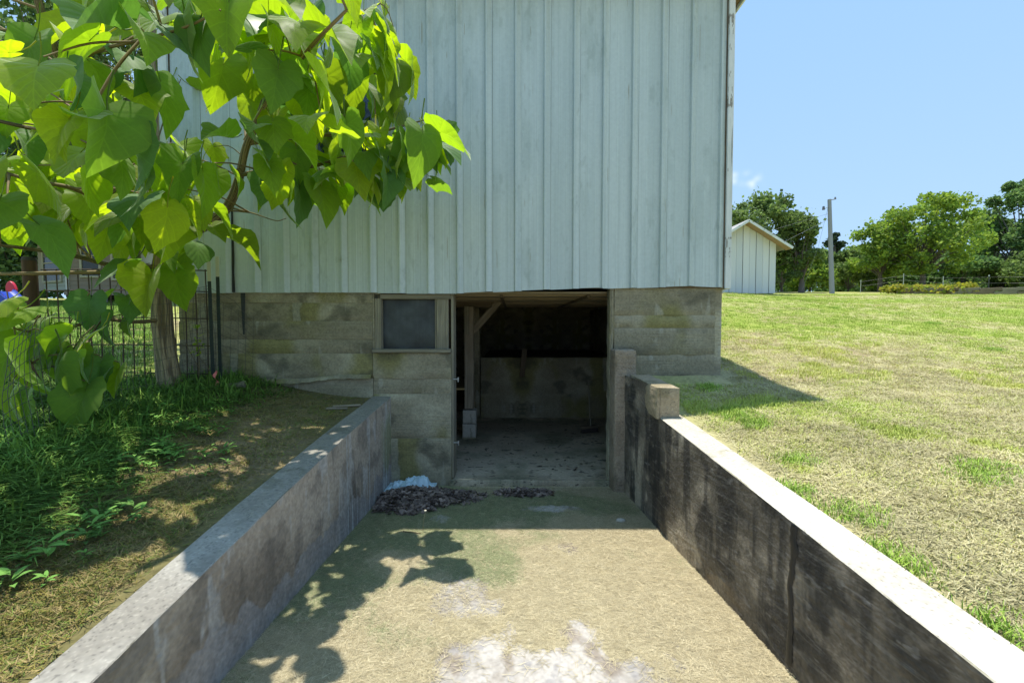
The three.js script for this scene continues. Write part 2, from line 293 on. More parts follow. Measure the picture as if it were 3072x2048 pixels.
// how dry (0 green .. 1 straw) and how bare the ground is
const dryness = (x, z) => {
  const n = fbm(x * 0.8 + 12, z * 0.8 + 3, 4), m = fbm(x * 2.7, z * 2.7 + 40, 3);
  if (x < -1) return clamp(0.3 + (n - 0.5) * 1.2);
  const d = 4.86 - z, stripe = 0.25 * Math.sin(z * 1.1 + x * 0.22 + 3 * fbm(x * 0.3, z * 0.3, 2));
  return clamp(lerp(0.66, 0.2, smooth(5, 10, d)) + (n - 0.5) * 1.5 + (m - 0.5) * 0.7 + stripe * smooth(6, 12, d));
};
{
  const line = (segs) => { const out = []; for (const [a, b, n] of segs) for (let i = 0; i < n; i++) out.push(a + ((b - a) * i) / n); out.push(segs[segs.length - 1][1]); return out; };
  const X = line([[-160, -40, 10], [-40, -9, 22], [-9, -3.55, 46], [-3.55, -1.4, 22], [-1.4, 1.3, 8], [1.3, 2.2, 9], [2.2, 9, 60], [9, 40, 40], [40, 160, 10]]);
  const Z = line([[-240, -60, 12], [-60, -20, 36], [-20, -6.9, 50], [-6.9, -0.12, 56], [-0.12, 6.5, 66], [6.5, 40, 14]]);
  const iL = X.findIndex((x) => Math.abs(x + 1.4) < 1e-6), iR = X.findIndex((x) => Math.abs(x - 1.3) < 1e-6), b0 = X.findIndex((x) => Math.abs(x + 3.55) < 1e-6), b1 = X.findIndex((x) => Math.abs(x - 2.2) < 1e-6);
  const z0 = Z.findIndex((z) => Math.abs(z + 6.9) < 1e-6), z1 = Z.findIndex((z) => Math.abs(z + 0.12) < 1e-6), z2 = Z.findIndex((z) => Math.abs(z - 6.5) < 1e-6);
  const P = [], C = [], U = [], I = [], w = X.length;
  Z.forEach((z) => X.forEach((x0, i) => {
    const x = i === iR && z > -0.2 && z < 6.6 ? faceR(z) + 0.1 : x0;
    const dry = dryness(x, z), worn = smooth(0.6, 0.7, fbm(x * 1.1 + 50, z * 1.1 + 9, 4));
    let c = mix3([0.34, 0.38, 0.07], [0.45, 0.4, 0.2], dry);
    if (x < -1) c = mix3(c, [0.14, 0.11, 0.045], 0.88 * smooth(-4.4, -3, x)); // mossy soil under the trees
    c = mix3(c, [0.36, 0.25, 0.16], worn * 0.5);
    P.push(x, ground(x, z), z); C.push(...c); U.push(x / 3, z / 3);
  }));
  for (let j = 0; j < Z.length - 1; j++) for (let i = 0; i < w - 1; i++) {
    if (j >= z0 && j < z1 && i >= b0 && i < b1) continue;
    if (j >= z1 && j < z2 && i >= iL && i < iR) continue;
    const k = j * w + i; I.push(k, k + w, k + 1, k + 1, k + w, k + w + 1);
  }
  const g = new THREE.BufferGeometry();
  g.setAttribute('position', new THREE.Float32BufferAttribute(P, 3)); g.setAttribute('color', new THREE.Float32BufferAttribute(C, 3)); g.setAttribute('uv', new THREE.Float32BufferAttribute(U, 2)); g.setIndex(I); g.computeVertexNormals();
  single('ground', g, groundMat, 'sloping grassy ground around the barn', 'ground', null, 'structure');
  single('ramp', grid(20, 60, (a, b) => { const z = (1 - b) * 8, x = lerp(FACE_L - 0.06, faceR(z) + 0.06, a); return [x, rampY(z) + 0.012 * (fbm(x * 3, z * 3, 2) - 0.5), z, x / 3.2 + 0.5, z / 8]; }), rampMat, 'concrete ramp strewn with grass clippings leading to the barn opening', 'ramp', null, 'structure');
}

// ---------------------------------------------------------------- ramp walls
function retaining(name, label, inner, outer, top, zs, faceMat, topMat, side) { // inner(z), outer(z): x of the faces; side +1 when the inner face looks to +x
  const w = thing(name, V((inner(1) + outer(1)) / 2, rampY(0), 0), label, 'wall', 'ramp retaining walls'), o = w.position;
  const n = Math.round((zs[1] - zs[0]) * 14), zat = (a) => lerp(zs[0], zs[1], a);
  const wob = (z, y) => 0.012 * (fbm(z * 1.8 + side * 7, y * 2, 3) - 0.5) + 0.006 * (fbm(z * 12, y * 12 + side * 5, 2) - 0.5);
  const round = 0.008;
  const face = grid(n, 10, (a, b) => { const z = zat(a), bottom = rampY(z) - 0.15, t = top(z) - round, y = lerp(bottom, t, b); return [inner(z) - o.x + wob(z, y), y - o.y, z, z / 6, (y - rampY(z)) / 1.2]; });
  if (side > 0) face.index.array.reverse(), face.computeVertexNormals();
  const cap = grid(n, 4, (a, b) => { const z = zat(a), x = lerp(inner(z) + wob(z, top(z) - round) - side * (round * 0.6), outer(z), b), e = b === 0 ? -round * 0.5 : 0; return [x - o.x, top(z) + e + 0.006 * (fbm(z * 7, x * 11, 3) - 0.5) - o.y, z, z / 6, x / 1.5]; });
  if (side < 0) cap.index.array.reverse(), cap.computeVertexNormals();
  const arris = grid(n, 1, (a, b) => { const z = zat(a), x0 = inner(z) + wob(z, top(z) - round), e = 0.006 * (fbm(z * 7, (x0 - side * round * 0.6) * 11, 3) - 0.5); return [x0 - b * side * round * 0.6 - o.x, lerp(top(z) - round, top(z) - round * 0.5 + e, b) - o.y, z, z / 6, b * 0.01]; });
  const back = grid(n, 2, (a, b) => { const z = zat(a); return [outer(z) - o.x, lerp(rampY(z) - 0.15, top(z), b) - o.y, z, z / 6, b]; });
  const ends = zs.map((z) => grid(1, 1, (a, b) => [lerp(inner(z), outer(z), a) - o.x, lerp(rampY(z) - 0.15, top(z), b) - o.y, z, a * 0.05, b]));
  part(w, 'face', face, faceMat); part(w, 'top', mergeGeometries([cap, arris]), topMat); part(w, 'back', mergeGeometries([back, ...ends]), concreteMat);
  return w;
}
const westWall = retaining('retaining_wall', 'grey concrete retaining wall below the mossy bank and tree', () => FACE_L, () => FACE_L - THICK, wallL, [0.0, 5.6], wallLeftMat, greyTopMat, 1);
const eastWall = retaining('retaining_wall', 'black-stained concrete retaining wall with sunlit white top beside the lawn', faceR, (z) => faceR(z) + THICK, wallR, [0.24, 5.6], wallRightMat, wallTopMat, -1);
{
  const o = eastWall.position;
  // raised block at the barn end, its mortar bed and the end pillar
  const x0 = faceR(0.7), blk = roughBox(THICK + 0.004, 0.262, 0.97, 9, 6, 40, 0.006); blk.rotateY(-0.046); blk.translate(x0 + THICK / 2 + 0.012 - o.x, 1.02 - o.y, 0.74);
  const rb = part(eastWall, 'raised_block', scaleUv(blk, 0.33, 1.33), std([0.82, 0.72, 0.55], 0.95, { map: topTexture, bumpMap: wallBump, bumpScale: 0.008 }), 'raised tan concrete block at the barn end of the wall');
  part(rb, 'stained_face', grid(14, 6, (a, b) => { const z = lerp(0.25, 1.226, a), y = lerp(0.87, 1.143, b); return [faceR(z) - 0.006 + 0.006 * (fbm(z * 6, y * 6, 3) - 0.5) - o.x, y - o.y, z, z / 6, (y - rampY(z)) / 1.2]; }), wallRightMat);
  part(rb, 'mortar_bed', box(THICK - 0.02, 0.02, 0.06, x0 + THICK / 2 + 0.022 - o.x, 0.9 - o.y, 1.21), concreteMat);
  const pil = roughBox(0.225, 1.55, 0.25, 8, 40, 8, 0.012); pil.translate(1.155 - o.x, 0.625 - o.y, 0.13);
  part(eastWall, 'end_pillar', scaleUv(pil, 0.33, 1.33), std([0.66, 0.56, 0.46], 0.98, { map: topTexture, bumpMap: wallBump, bumpScale: 0.02 }), 'rough concrete pillar against the barn');
  // tar-filled crack and the joints across the top
  const crack = grid(4, 40, (a, b) => { const y = lerp(0.1, wallR(2.86) - 0.012, b), wd = 0.013 + 0.014 * fbm(y * 9, 2, 3), z = 2.86 - 0.05 * (1 - b) + 0.07 * (fbm(y * 6, 8, 4) - 0.5) + (a - 0.5) * 2 * wd * (0.6 + 0.8 * fbm(y * 30, a > 0.5 ? 4 : 9, 2)), hump = 0.006 * Math.sin(a * Math.PI) + 0.001; return [faceR(z) - hump - 0.004 - o.x, y - o.y, z, a, b]; });
  part(eastWall, 'crack_filler', crack, tarMat, 'black tar filling a vertical crack');
}
function roughBox(w, h, d, nx, ny, nz, amp) { // box with worn, uneven faces; uv in metres / 2
  const g = new THREE.BoxGeometry(w, h, d, nx, ny, nz), p = g.attributes.position, n = g.attributes.normal, uv = g.attributes.uv, s = hash2(Math.round(w * 997), Math.round(h * 991 + d * 77)) * 20;
  for (let i = 0; i < p.count; i++) {
    const x = p.getX(i), y = p.getY(i), z = p.getZ(i), ax = Math.abs(n.getX(i)), ay = Math.abs(n.getY(i));
    uv.setXY(i, ((ax > 0.5 ? z : x) + s) / 2, ((ay > 0.5 ? z : y) + s * 1.3) / 2);
    const e = (q, l) => smooth(l / 2 - 0.02, l / 2, Math.abs(q)), ed = e(x, w) + e(y, h) + e(z, d);
    const k = amp * (fbm(x * 14 + s, y * 14 + z * 11, 3) - 0.5) * 2 - (ed > 1.2 ? 0.006 + amp * 0.5 : 0), L = Math.hypot(x / w, y / h, z / d) || 1;
    p.setXYZ(i, x + (x / w / L) * k, y + (y / h / L) * k, z + (z / d / L) * k);
  }
  g.computeVertexNormals();
  return toCreasedNormals(g, 0.6);
}

// ---------------------------------------------------------------- the barn
const barn = thing('barn', V(0, 0, 0), 'pale ribbed-metal barn on a board-formed concrete basement with an open doorway', 'barn');
{
  // concrete basement, cast in lifts: every lift is a piece with its own face
  const course = (parent, x0, x1, y0, y1, out, seed, zBack = -0.24, mat = concreteMat) => {
    const nx = Math.max(4, Math.round((x1 - x0) * 22)), ny = Math.max(3, Math.round((y1 - y0) * 26));
    const r = (x, y) => out + 0.009 * (fbm(x * 1.6 + seed, y * 30, 3) - 0.5) + 0.014 * (fbm(x * 2 + seed * 3, y * 2.2, 3) - 0.5) - 0.026 * smooth(0.014, 0, Math.min(y - y0, y1 - y)) * fbm(x * 9 + seed, y * 3, 2);
    const front = grid(nx, ny, (a, b) => { const x = lerp(x0, x1, a), y = lerp(y0, y1, b); return [x, y, r(x, y), (x + seed * 0.37) / 2, (y + seed * 0.53) / 2]; });
    const lid = (y, flip) => { const g = grid(nx, 1, (a, b) => { const x = lerp(x0, x1, a); return [x, y, lerp(r(x, y), zBack, b), x / 2, (b * 0.2 + seed) / 2]; }); if (flip) { g.index.array.reverse(); g.computeVertexNormals(); } return g; };
    const cheek = (x, flip) => { const g = grid(1, ny, (a, b) => { const y = lerp(y0, y1, b); return [x, y, lerp(r(x, y), zBack, a), (a * 0.24 + seed) / 2, y / 2]; }); if (flip) { g.index.array.reverse(); g.computeVertexNormals(); } return g; };
    return part(parent, 'concrete_lift', mergeGeometries([front, lid(y1, false), lid(y0, true), cheek(x1, false), cheek(x0, true)]), mat);
  };
  const seg = (x, label) => { const g = new THREE.Group(); g.name = 'foundation_wall'; if (label) g.userData.label = label; barn.add(g); return g; };
  const west = seg(0, 'long board-formed concrete foundation wall behind the wire fence');
  [[0.3, 1.08, 0.004], [1.08, 1.344, 0.012], [1.344, 1.497, 0], [1.497, 1.693, 0.006], [1.693, 1.888, -0.002], [1.888, 2.13, 0.004]].forEach(([a, b, o], i) => course(west, -3.56, -1.492, a, b, o - 0.006, i * 3 + 1));
  const pier = seg(0, 'mossy concrete pier beside the doorway');
  [[-0.25, 0.433, 0.012], [0.433, 0.91, 0.008], [0.91, 1.075, -0.004], [1.075, 1.355, 0.004]].forEach(([a, b, o], i) => course(pier, -1.488, -0.652, a, b, o, i * 5 + 21));
  course(pier, -1.488, -1.47, 1.355, 2.13, 0, 52);
  const east = seg(0, 'board-formed concrete foundation wall by the lawn');
  [[-0.2, 1.05, 0], [1.05, 1.333, -0.004], [1.333, 1.618, 0.004], [1.618, 1.757, -0.002], [1.757, 2.13, 0.003]].forEach(([a, b, o], i) => course(east, 1.092, 2.168, a, b, o, i * 7 + 61));
  course(east, 2.17, 2.245, -0.2, 2.13, -0.02, 99);
  // ledge of spilled concrete along the foot of the long wall
  const lip = grid(90, 4, (a, b) => { const x = lerp(-3.5, -1.5, a), t = fbm(x * 7, 3, 4), z = 0.01 + b * (0.025 + 0.045 * t); return [x, 1.075 + 0.1 * smooth(-2.4, -1.7, x) * 0.5 - b * b * (0.03 + 0.03 * fbm(x * 14, 8, 3)), z, x / 2, b * 0.03]; });
  part(west, 'broken_ledge', lip, concreteMat);

  // ribbed sheets
  const RIB = 0.305, X0 = -0.562, prof = [[0, 0], [0.072, 0], [0.078, 0.0016], [0.082, 0.0016], [0.088, 0], [0.15, 0], [0.156, 0.0016], [0.16, 0.0016], [0.166, 0], [0.224, 0], [0.234, 0.03], [0.248, 0.03], [0.292, 0.0], [0.3035, 0.001]];
  const foot = table([[-3.7, 1.99], [-1.5, 1.988], [-0.6, 1.984], [0, 2.01], [0.62, 2.035], [0.93, 2.046], [0.96, 2.034], [1.5, 2.05], [1.88, 2.062], [2.22, 2.046]]);
  const sheet = (k, ya, yb, c0 = 0, c1 = 1) => {
    const xs = X0 + k * RIB - 0.249, cols = prof.filter(([x]) => x >= c0 * RIB - 1e-6 && x <= c1 * RIB + 1e-6), ny = Math.max(2, Math.round((yb - ya) * 5)), off = hash2(k + 90, 3);
    const P = [], U = [], I = [], w = cols.length, lean = (hash2(k + 40, 8) - 0.5) * 0.004;
    for (let j = 0; j <= ny; j++) for (const [x, z] of cols) {
      const X = xs + x, bot = ya < 2.2 ? foot(X) + (hash2(k + 7, 1) - 0.5) * 0.012 : ya, y = lerp(bot, yb, j / ny), wave = 0.005 * (fbm(X * 2.2, y * 0.9 + 5, 3) - 0.5) + 0.003 * (fbm(X * 8 + 5, y * 1.5, 2) - 0.5);
      P.push(X + 0.004 * (fbm(k * 3.3, y * 0.8, 2) - 0.5), y, 0.034 + z + wave + lean * (x / RIB)); U.push(X / 6.1 + 0.5, (y + off * 9) / 4);
    }
    for (let j = 0; j < ny; j++) for (let i = 0; i < w - 1; i++) { const q = j * w + i; I.push(q, q + 1, q + w, q + 1, q + w + 1, q + w); }
    const g = new THREE.BufferGeometry(); g.setAttribute('position', new THREE.Float32BufferAttribute(P, 3)); g.setAttribute('uv', new THREE.Float32BufferAttribute(U, 2)); g.setIndex(I);
    part(barn, 'siding_panel', toCreasedNormals(g, 0.25), sidingMat);
  };
  const TOP = 5.24, WIN = { x0: -2.09, x1: -1.4, y0: 3.29, y1: 4.2 };
  for (let k = -9; k <= 9; k++) {
    const xs = X0 + k * RIB - 0.249, xe = xs + RIB;
    const c0 = xs < -3.6 ? (-3.6 - xs) / RIB : 0, c1 = xe > 2.235 ? (2.235 - xs) / RIB : 1;
    if (c1 <= 0.1) continue;
    if (xe < WIN.x0 + 0.02 || xs > WIN.x1 - 0.05) { sheet(k, 2, TOP, c0, c1); continue; }
    const a = Math.max(0, (WIN.x0 - xs) / RIB), b = Math.min(1, (WIN.x1 - xs) / RIB);
    sheet(k, 2, WIN.y0); sheet(k, WIN.y1, TOP);
    if (a > 0.15) sheet(k, WIN.y0, WIN.y1, 0, a);
    if (b < 0.85) sheet(k, WIN.y0, WIN.y1, b, 1);
  }
  // tar that ran down one seam and on down the concrete
  const streak = (y0, y1, w0, w1, z, xc, seed) => grid(5, 30, (a, b) => { const y = lerp(y0, y1, b), w = lerp(w0, w1, b) * (0.7 + 0.6 * fbm(y * 6, seed, 3)); return [xc + (a - 0.5) * w + 0.006 * (fbm(y * 5, seed + 4, 2) - 0.5), y, z + 0.002 * Math.sin(a * Math.PI), a, b]; });
  part(barn, 'tar_streak', streak(1.995, 3.05, 0.03, 0.018, 0.05, -2.935, 3), tarMat, 'black tar run down a siding seam');
  part(barn, 'tar_streak', streak(1.55, 1.99, 0.02, 0.05, 0.012, -2.86, 9), std([0.045, 0.05, 0.05], 0.9), 'dark stain below the tar run');
  // corner boards, split and weathered on the lawn side
  part(barn, 'corner_trim', scaleUv(box(0.062, 3.2, 0.03, 2.268, 3.63, 0.055), 2, 1 / 3), paintMat); part(barn, 'corner_trim', scaleUv(box(0.03, 3.2, 0.12, 2.286, 3.63, -0.024), 2, 1 / 3), paintMat);
  part(barn, 'corner_trim', scaleUv(box(0.09, 3.2, 0.03, -3.61, 3.63, 0.058), 2, 1 / 3), paintMat);
  part(barn, 'corner_gap', box(0.022, 3.18, 0.012, 2.236, 3.63, 0.028), darkWoodMat);
  part(barn, 'split', grid(2, 16, (a, b) => { const y = lerp(3.28, 3.72, b); return [2.283 + (a - 0.5) * 0.006 * Math.sin(b * Math.PI) + 0.004 * (fbm(y * 9, 2, 2) - 0.5), y, 0.0715, a, b]; }), std([0.02, 0.018, 0.015], 1));
  // shell behind the sheets: walls, roof with overhang
  part(barn, 'side_wall', box(0.08, 3.25, 6.9, 2.262, 3.62, -3.54), sidingMat); part(barn, 'side_wall', box(0.08, 3.25, 6.9, -3.6, 3.62, -3.54), sidingMat);
  part(barn, 'side_foundation', box(0.22, 2.6, 6.7, 2.13, 0.72, -3.62), concreteMat); part(barn, 'side_foundation', box(0.22, 2.6, 6.7, -3.46, 0.72, -3.62), concreteMat);
  part(barn, 'back_wall', box(5.9, 5.6, 0.12, -0.68, 2.2, -6.98), concreteMat);
  part(barn, 'front_sheathing', box(1.5, 3.2, 0.02, -2.85, 3.64, 0.0), darkWoodMat); part(barn, 'front_sheathing', box(3.6, 3.2, 0.02, 0.43, 3.64, 0.0), darkWoodMat); part(barn, 'front_sheathing', box(0.72, 1.2, 0.02, -1.74, 2.66, 0.0), darkWoodMat); part(barn, 'front_sheathing', box(0.72, 1.0, 0.02, -1.74, 4.74, 0.0), darkWoodMat);
  const EAVE = 5.25, ox = 0.27, of = 0.25, rx0 = -3.65 - ox, rx1 = 2.3 + ox, rz0 = -7.05 - of, rz1 = 0.05 + of - 0.05;
  const roof = new THREE.BufferGeometry(), ry = EAVE + 0.1, top = EAVE + 1.3, cxx = (rx0 + rx1) / 2;
  const rp = [[rx0, ry, rz1], [rx1, ry, rz1], [rx1, ry, rz0], [rx0, ry, rz0], [cxx, top, -2.9], [cxx, top, -4.1]].map((a) => V(...a));
  const rt = [[0, 1, 4], [1, 2, 5], [1, 5, 4], [2, 3, 5], [3, 0, 4], [3, 4, 5]].flat().flatMap((i) => rp[i].toArray());
  roof.setAttribute('position', new THREE.Float32BufferAttribute(rt, 3)); roof.setAttribute('uv', new THREE.Float32BufferAttribute(new Float32Array(36), 2)); roof.computeVertexNormals();
  const rm = part(barn, 'roof', roof, std([0.3, 0.3, 0.29], 0.6));
  part(rm, 'soffit', scaleUv(box(rx1 - rx0 - 0.04, 0.02, rz1 - rz0 - 0.04, cxx, EAVE + 0.02, (rz0 + rz1) / 2), 1.6, 0.33), std([0.62, 0.5, 0.38], 0.9, { map: woodTexture }));
  part(rm, 'fascia', scaleUv(box(0.025, 0.12, rz1 - rz0, rx1, EAVE + 0.04, (rz0 + rz1) / 2), 2, 1), paintMat); part(rm, 'fascia', scaleUv(box(0.025, 0.12, rz1 - rz0, rx0, EAVE + 0.04, (rz0 + rz1) / 2), 2, 1), paintMat);
  part(rm, 'fascia', scaleUv(box(rx1 - rx0, 0.12, 0.025, cxx, EAVE + 0.04, rz1), 2, 1), paintMat); part(rm, 'fascia', scaleUv(box(rx1 - rx0, 0.12, 0.025, cxx, EAVE + 0.04, rz0), 2, 1), paintMat);

  // upper window behind the tree: two sashes of two panes, peeling head board
  const win = new THREE.Group(); win.name = 'upper_window'; win.userData.label = 'old white sash window half hidden by leaves'; barn.add(win);
  const [wx0, wx1, wy0, wy1] = [WIN.x0 + 0.01, WIN.x1 - 0.01, WIN.y0 + 0.02, WIN.y1 - 0.03], mx = (wx0 + wx1) / 2, my = (wy0 + wy1) / 2;
  part(win, 'frame', mergeGeometries([scaleUv(box(0.05, wy1 - wy0 + 0.08, 0.09, wx0 - 0.012, my, 0.055), 2, 0.33), scaleUv(box(0.05, wy1 - wy0 + 0.08, 0.09, wx1 + 0.012, my, 0.055), 2, 0.33), scaleUv(box(wx1 - wx0, 0.05, 0.09, mx, wy1 + 0.01, 0.053), 2, 0.33)]), paintMat);
  part(win, 'head_board', scaleUv(roughBox(wx1 - wx0 + 0.12, 0.06, 0.1, 50, 5, 8, 0.008).translate(mx, wy1 + 0.062, 0.065), 4, 1), paintMat);
  part(win, 'bare_board_end', roughBox(0.2, 0.035, 0.02, 20, 4, 3, 0.005).translate(wx1 - 0.05, wy1 + 0.05, 0.117), std([0.2, 0.11, 0.07], 0.95, { map: woodTexture }), 'weathered brown end of the head board');
  part(win, 'sill', scaleUv(box(wx1 - wx0 + 0.12, 0.05, 0.12, mx, wy0 - 0.03, 0.07), 2, 0.33), paintMat);
  for (const [r, zz] of [[0, 0.03], [1, 0.045]]) {
    const y0 = lerp(wy0, my, r), y1 = lerp(my, wy1, r);
    part(win, 'sash', mergeGeometries([box(wx1 - wx0 - 0.03, 0.035, 0.03, mx, y0 + 0.018, zz), box(wx1 - wx0 - 0.03, 0.035, 0.03, mx, y1 - 0.02, zz), box(0.035, y1 - y0 - 0.07, 0.03, wx0 + 0.03, (y0 + y1) / 2, zz), box(0.035, y1 - y0 - 0.07, 0.03, wx1 - 0.03, (y0 + y1) / 2, zz), box(0.025, y1 - y0 - 0.07, 0.03, mx, (y0 + y1) / 2, zz)].map((g) => scaleUv(g, 2, 0.33))), paintMat);
    for (const s of [-1, 1]) part(win, 'pane', new THREE.BoxGeometry((wx1 - wx0) / 2 - 0.06, y1 - y0 - 0.07, 0.004).translate(mx + s * ((wx1 - wx0) / 4 - 0.005), (y0 + y1) / 2, zz), glassMat);
  }
  part(win, 'reveal', box(wx1 - wx0, wy1 - wy0, 0.01, mx, my, -0.03), std([0.03, 0.03, 0.03], 1));

  // basement window: deep frame, dusty sheet, sill
  const bw = new THREE.Group(); bw.name = 'basement_window'; bw.userData.label = 'dusty grey basement window beside the doorway'; barn.add(bw);
  const sheetTexture = tex(256, 256, (u, v) => { const d = fbm(u * 3, v * 3, 4), s = fbm(u * 30, v * 4, 3); return mul3([0.032, 0.04, 0.042], 0.3 + 1.3 * d * d * 1.6 * (0.7 + 0.6 * s)); });
  part(bw, 'pane', grid(16, 12, (a, b) => [lerp(-1.4, -0.815, a), lerp(1.39, 1.925, b), -0.085 + 0.01 * (fbm(a * 3, b * 3, 2) - 0.5), a, b]), std([1, 1, 1], 0.42, { map: sheetTexture }));
  const gw = greyWoodMat;
  part(bw, 'frame', mergeGeometries([woodBox(0.07, 0.66, 0.09, -1.435, 1.67, -0.05), woodBox(0.13, 0.66, 0.03, -0.745, 1.67, -0.035), woodBox(0.82, 0.055, 0.08, -1.06, 1.955, -0.045), woodBox(0.02, 0.54, 0.05, -0.82, 1.66, -0.06)]), gw);
  part(bw, 'sill', woodBox(0.835, 0.04, 0.13, -1.07, 1.375, -0.025), gw);
  part(bw, 'backing', box(0.78, 0.66, 0.02, -1.07, 1.68, -0.2), darkWoodMat);
  // door surround
  part(barn, 'door_jamb', woodBox(0.03, 2.06, 0.2, -0.64, 1.02, -0.12), greyWoodMat);
  part(barn, 'door_jamb', roughBox(0.05, 2.14, 0.16, 5, 60, 8, 0.012).translate(1.065, 0.98, -0.06), concreteMat, 'chipped concrete edge of the doorway');
  part(barn, 'door_lintel', woodBox(1.72, 0.09, 0.08, 0.2, 2.105, -0.06), woodMat);
  for (const y of [1.07, 0.385]) { const h = part(barn, 'hinge_pin', tube([V(-0.63, y, 0.0), V(-0.58, y, 0.0)], 0.008, 8), std([0.35, 0.34, 0.32], 0.5, { metalness: 0.6 })); part(h, 'pin', tube([V(-0.578, y - 0.03, 0), V(-0.578, y + 0.02, 0)], [0.006, 0.012], 8), std([0.4, 0.39, 0.36], 0.5, { metalness: 0.6 })); }
  // inside: slab, knee wall, ceiling boards, post on blocks
  part(barn, 'slab_floor', grid(30, 40, (a, b) => { const x = lerp(-3.4, 2.05, a), z = lerp(-0.02, -6.9, b); return [x, -0.022 + 0.015 * (fbm(x * 2, z * 2, 2) - 0.5), z, x / 4, z / 4]; }), slabMat);
  part(barn, 'threshold', roughBox(1.75, 0.09, 0.06, 60, 4, 4, 0.006).translate(0.2, -0.062, 0.01), slabMat);
  part(barn, 'knee_wall', roughBox(2.7, 1.12, 0.25, 40, 16, 4, 0.012).translate(0.78, 0.51, -3.42), concreteMat, 'low concrete wall at the back of the basement');
  part(barn, 'earth_bench', box(2.7, 0.2, 3.2, 0.78, 0.92, -5.15), std([0.1, 0.08, 0.06], 1));
  for (let i = 0; i < 24; i++) { const z = -0.2 - i * 0.148; part(barn, 'ceiling_board', woodBox(5.3, 0.024, 0.118, -0.68, 2.008 + (hash2(i, 4) - 0.5) * 0.02, z), i % 3 ? paleWoodMat : woodMat); }
  part(barn, 'loft_floor', box(5.7, 0.04, 6.8, -0.68, 2.12, -3.55), darkWoodMat);
  for (const x of [-0.12, 0.86]) part(barn, 'joist', woodBox(0.035, 0.028, 3.4, x, 1.974, -1.95), darkWoodMat);
  part(barn, 'beam', woodBox(3.2, 0.16, 0.14, -1.9, 1.99, -1.86), darkWoodMat);
  const post = part(barn, 'support_post', woodBox(0.135, 1.52, 0.14, -0.63, 1.18, -1.86), woodMat); post.name = 'support_post';
  const br = woodBox(0.1, 0.62, 0.05, 0, 0, 0); br.rotateZ(-0.72); br.translate(-0.39, 1.77, -1.86); part(post, 'brace', br, woodMat);
  part(post, 'splice_plate', woodBox(0.07, 0.42, 0.03, -0.66, 1.72, -1.77), greyWoodMat);
  for (const i of [0, 1]) part(barn, 'concrete_block', roughBox(0.2, 0.198, 0.2, 8, 8, 8, 0.004).translate(-0.63 + i * 0.004, 0.1 + i * 0.206, -1.86), std([0.85, 0.85, 0.85], 0.95, { map: topTexture }));
  part(barn, 'concrete_block', roughBox(0.21, 0.035, 0.21, 8, 3, 8, 0.004).translate(-0.63, -0.005, -1.86), concreteMat);
  part(barn, 'wall_stub', roughBox(0.2, 2.0, 0.2, 6, 30, 6, 0.01).translate(-0.68, 1.0, -3.4), concreteMat);
  const plank = woodBox(0.09, 0.5, 0.03, 0, 0, 0); plank.rotateX(-0.25); plank.rotateZ(-0.1); plank.translate(0.2, 0.98, -3.2); part(barn, 'loose_plank', plank, darkWoodMat);
}

// ---------------------------------------------------------------- the big-leaved tree
const leafTexture = tex(512, 512, (u, v) => { // petiole joins at (0.5, 0.3); tip towards +v
  const x = (u - 0.5) * 2, y = (v - 0.3) * 1.6; let vein = smooth(0.016, 0.004, Math.abs(x)) * (y > -0.05 ? 1 : 0);
  for (const [a, r] of [[0.95, 0.0], [1.75, 0.0], [0.62, 0.2], [0.58, 0.42], [0.52, 0.62], [0.5, 0.8]]) {
    const yy = y - r, ax = Math.abs(x), dir = a, dist = Math.abs(ax * Math.cos(dir) - yy * Math.sin(dir) + 0.12 * ax * ax), along = ax * Math.sin(dir) + yy * Math.cos(dir);
    if (along > 0 && along < 0.75) vein = Math.max(vein, smooth(0.011, 0.003, dist) * 0.9);
  }
  const net = fbm(u * 46, v * 46, 3), blotch = fbm(u * 7, v * 7, 4);
  const base = mix3([0.83, 0.86, 0.8], [1, 1, 1], blotch);
  return mix3(mul3(base, 0.86 + 0.2 * net), [1.0, 1.0, 1.0], vein * 0.0 + 0).map((c, i) => clamp(lerp(c * 0.92, [1, 1, 1][i], vein * 0.7)));
});
const leafBump = tex(256, 256, (u, v) => { const x = (u - 0.5) * 2, y = (v - 0.3) * 1.6, ax = Math.abs(x); let h = smooth(0.09, 0, ax); for (const [a, r] of [[0.95, 0], [1.75, 0], [0.62, 0.2], [0.58, 0.42], [0.52, 0.62]]) { const d = Math.abs(ax * Math.cos(a) - (y - r) * Math.sin(a) + 0.12 * ax * ax); h = Math.max(h, smooth(0.07, 0, d)); } return 0.75 - 0.55 * h + 0.2 * fbm(u * 30, v * 30, 2); }, { color: false });
const leafMat = (r, g, b, t = 0.72) => new THREE.MeshPhysicalMaterial({ color: rgb(r, g, b), roughness: 1, transmission: t, thickness: 0, map: leafTexture, bumpMap: leafBump, bumpScale: 0.0035, clearcoat: 0.5, clearcoatRoughness: 0.4, specularIntensity: 0.4, vertexColors: true, side: THREE.DoubleSide });
const leafMats = [leafMat(0.54, 0.74, 0.01, 0.84), leafMat(0.42, 0.66, 0.012, 0.82), leafMat(0.66, 0.82, 0.01, 0.86), leafMat(0.28, 0.5, 0.025, 0.78), leafMat(0.13, 0.3, 0.05, 0.55), leafMat(0.16, 0.34, 0.04, 0.62)];
const outline = table([[0, 1], [10, 0.86], [22, 0.74], [36, 0.67], [48, 0.66], [56, 0.665], [66, 0.58], [80, 0.52], [95, 0.5], [112, 0.49], [130, 0.47], [148, 0.41], [164, 0.27], [174, 0.14], [180, 0.1]]);
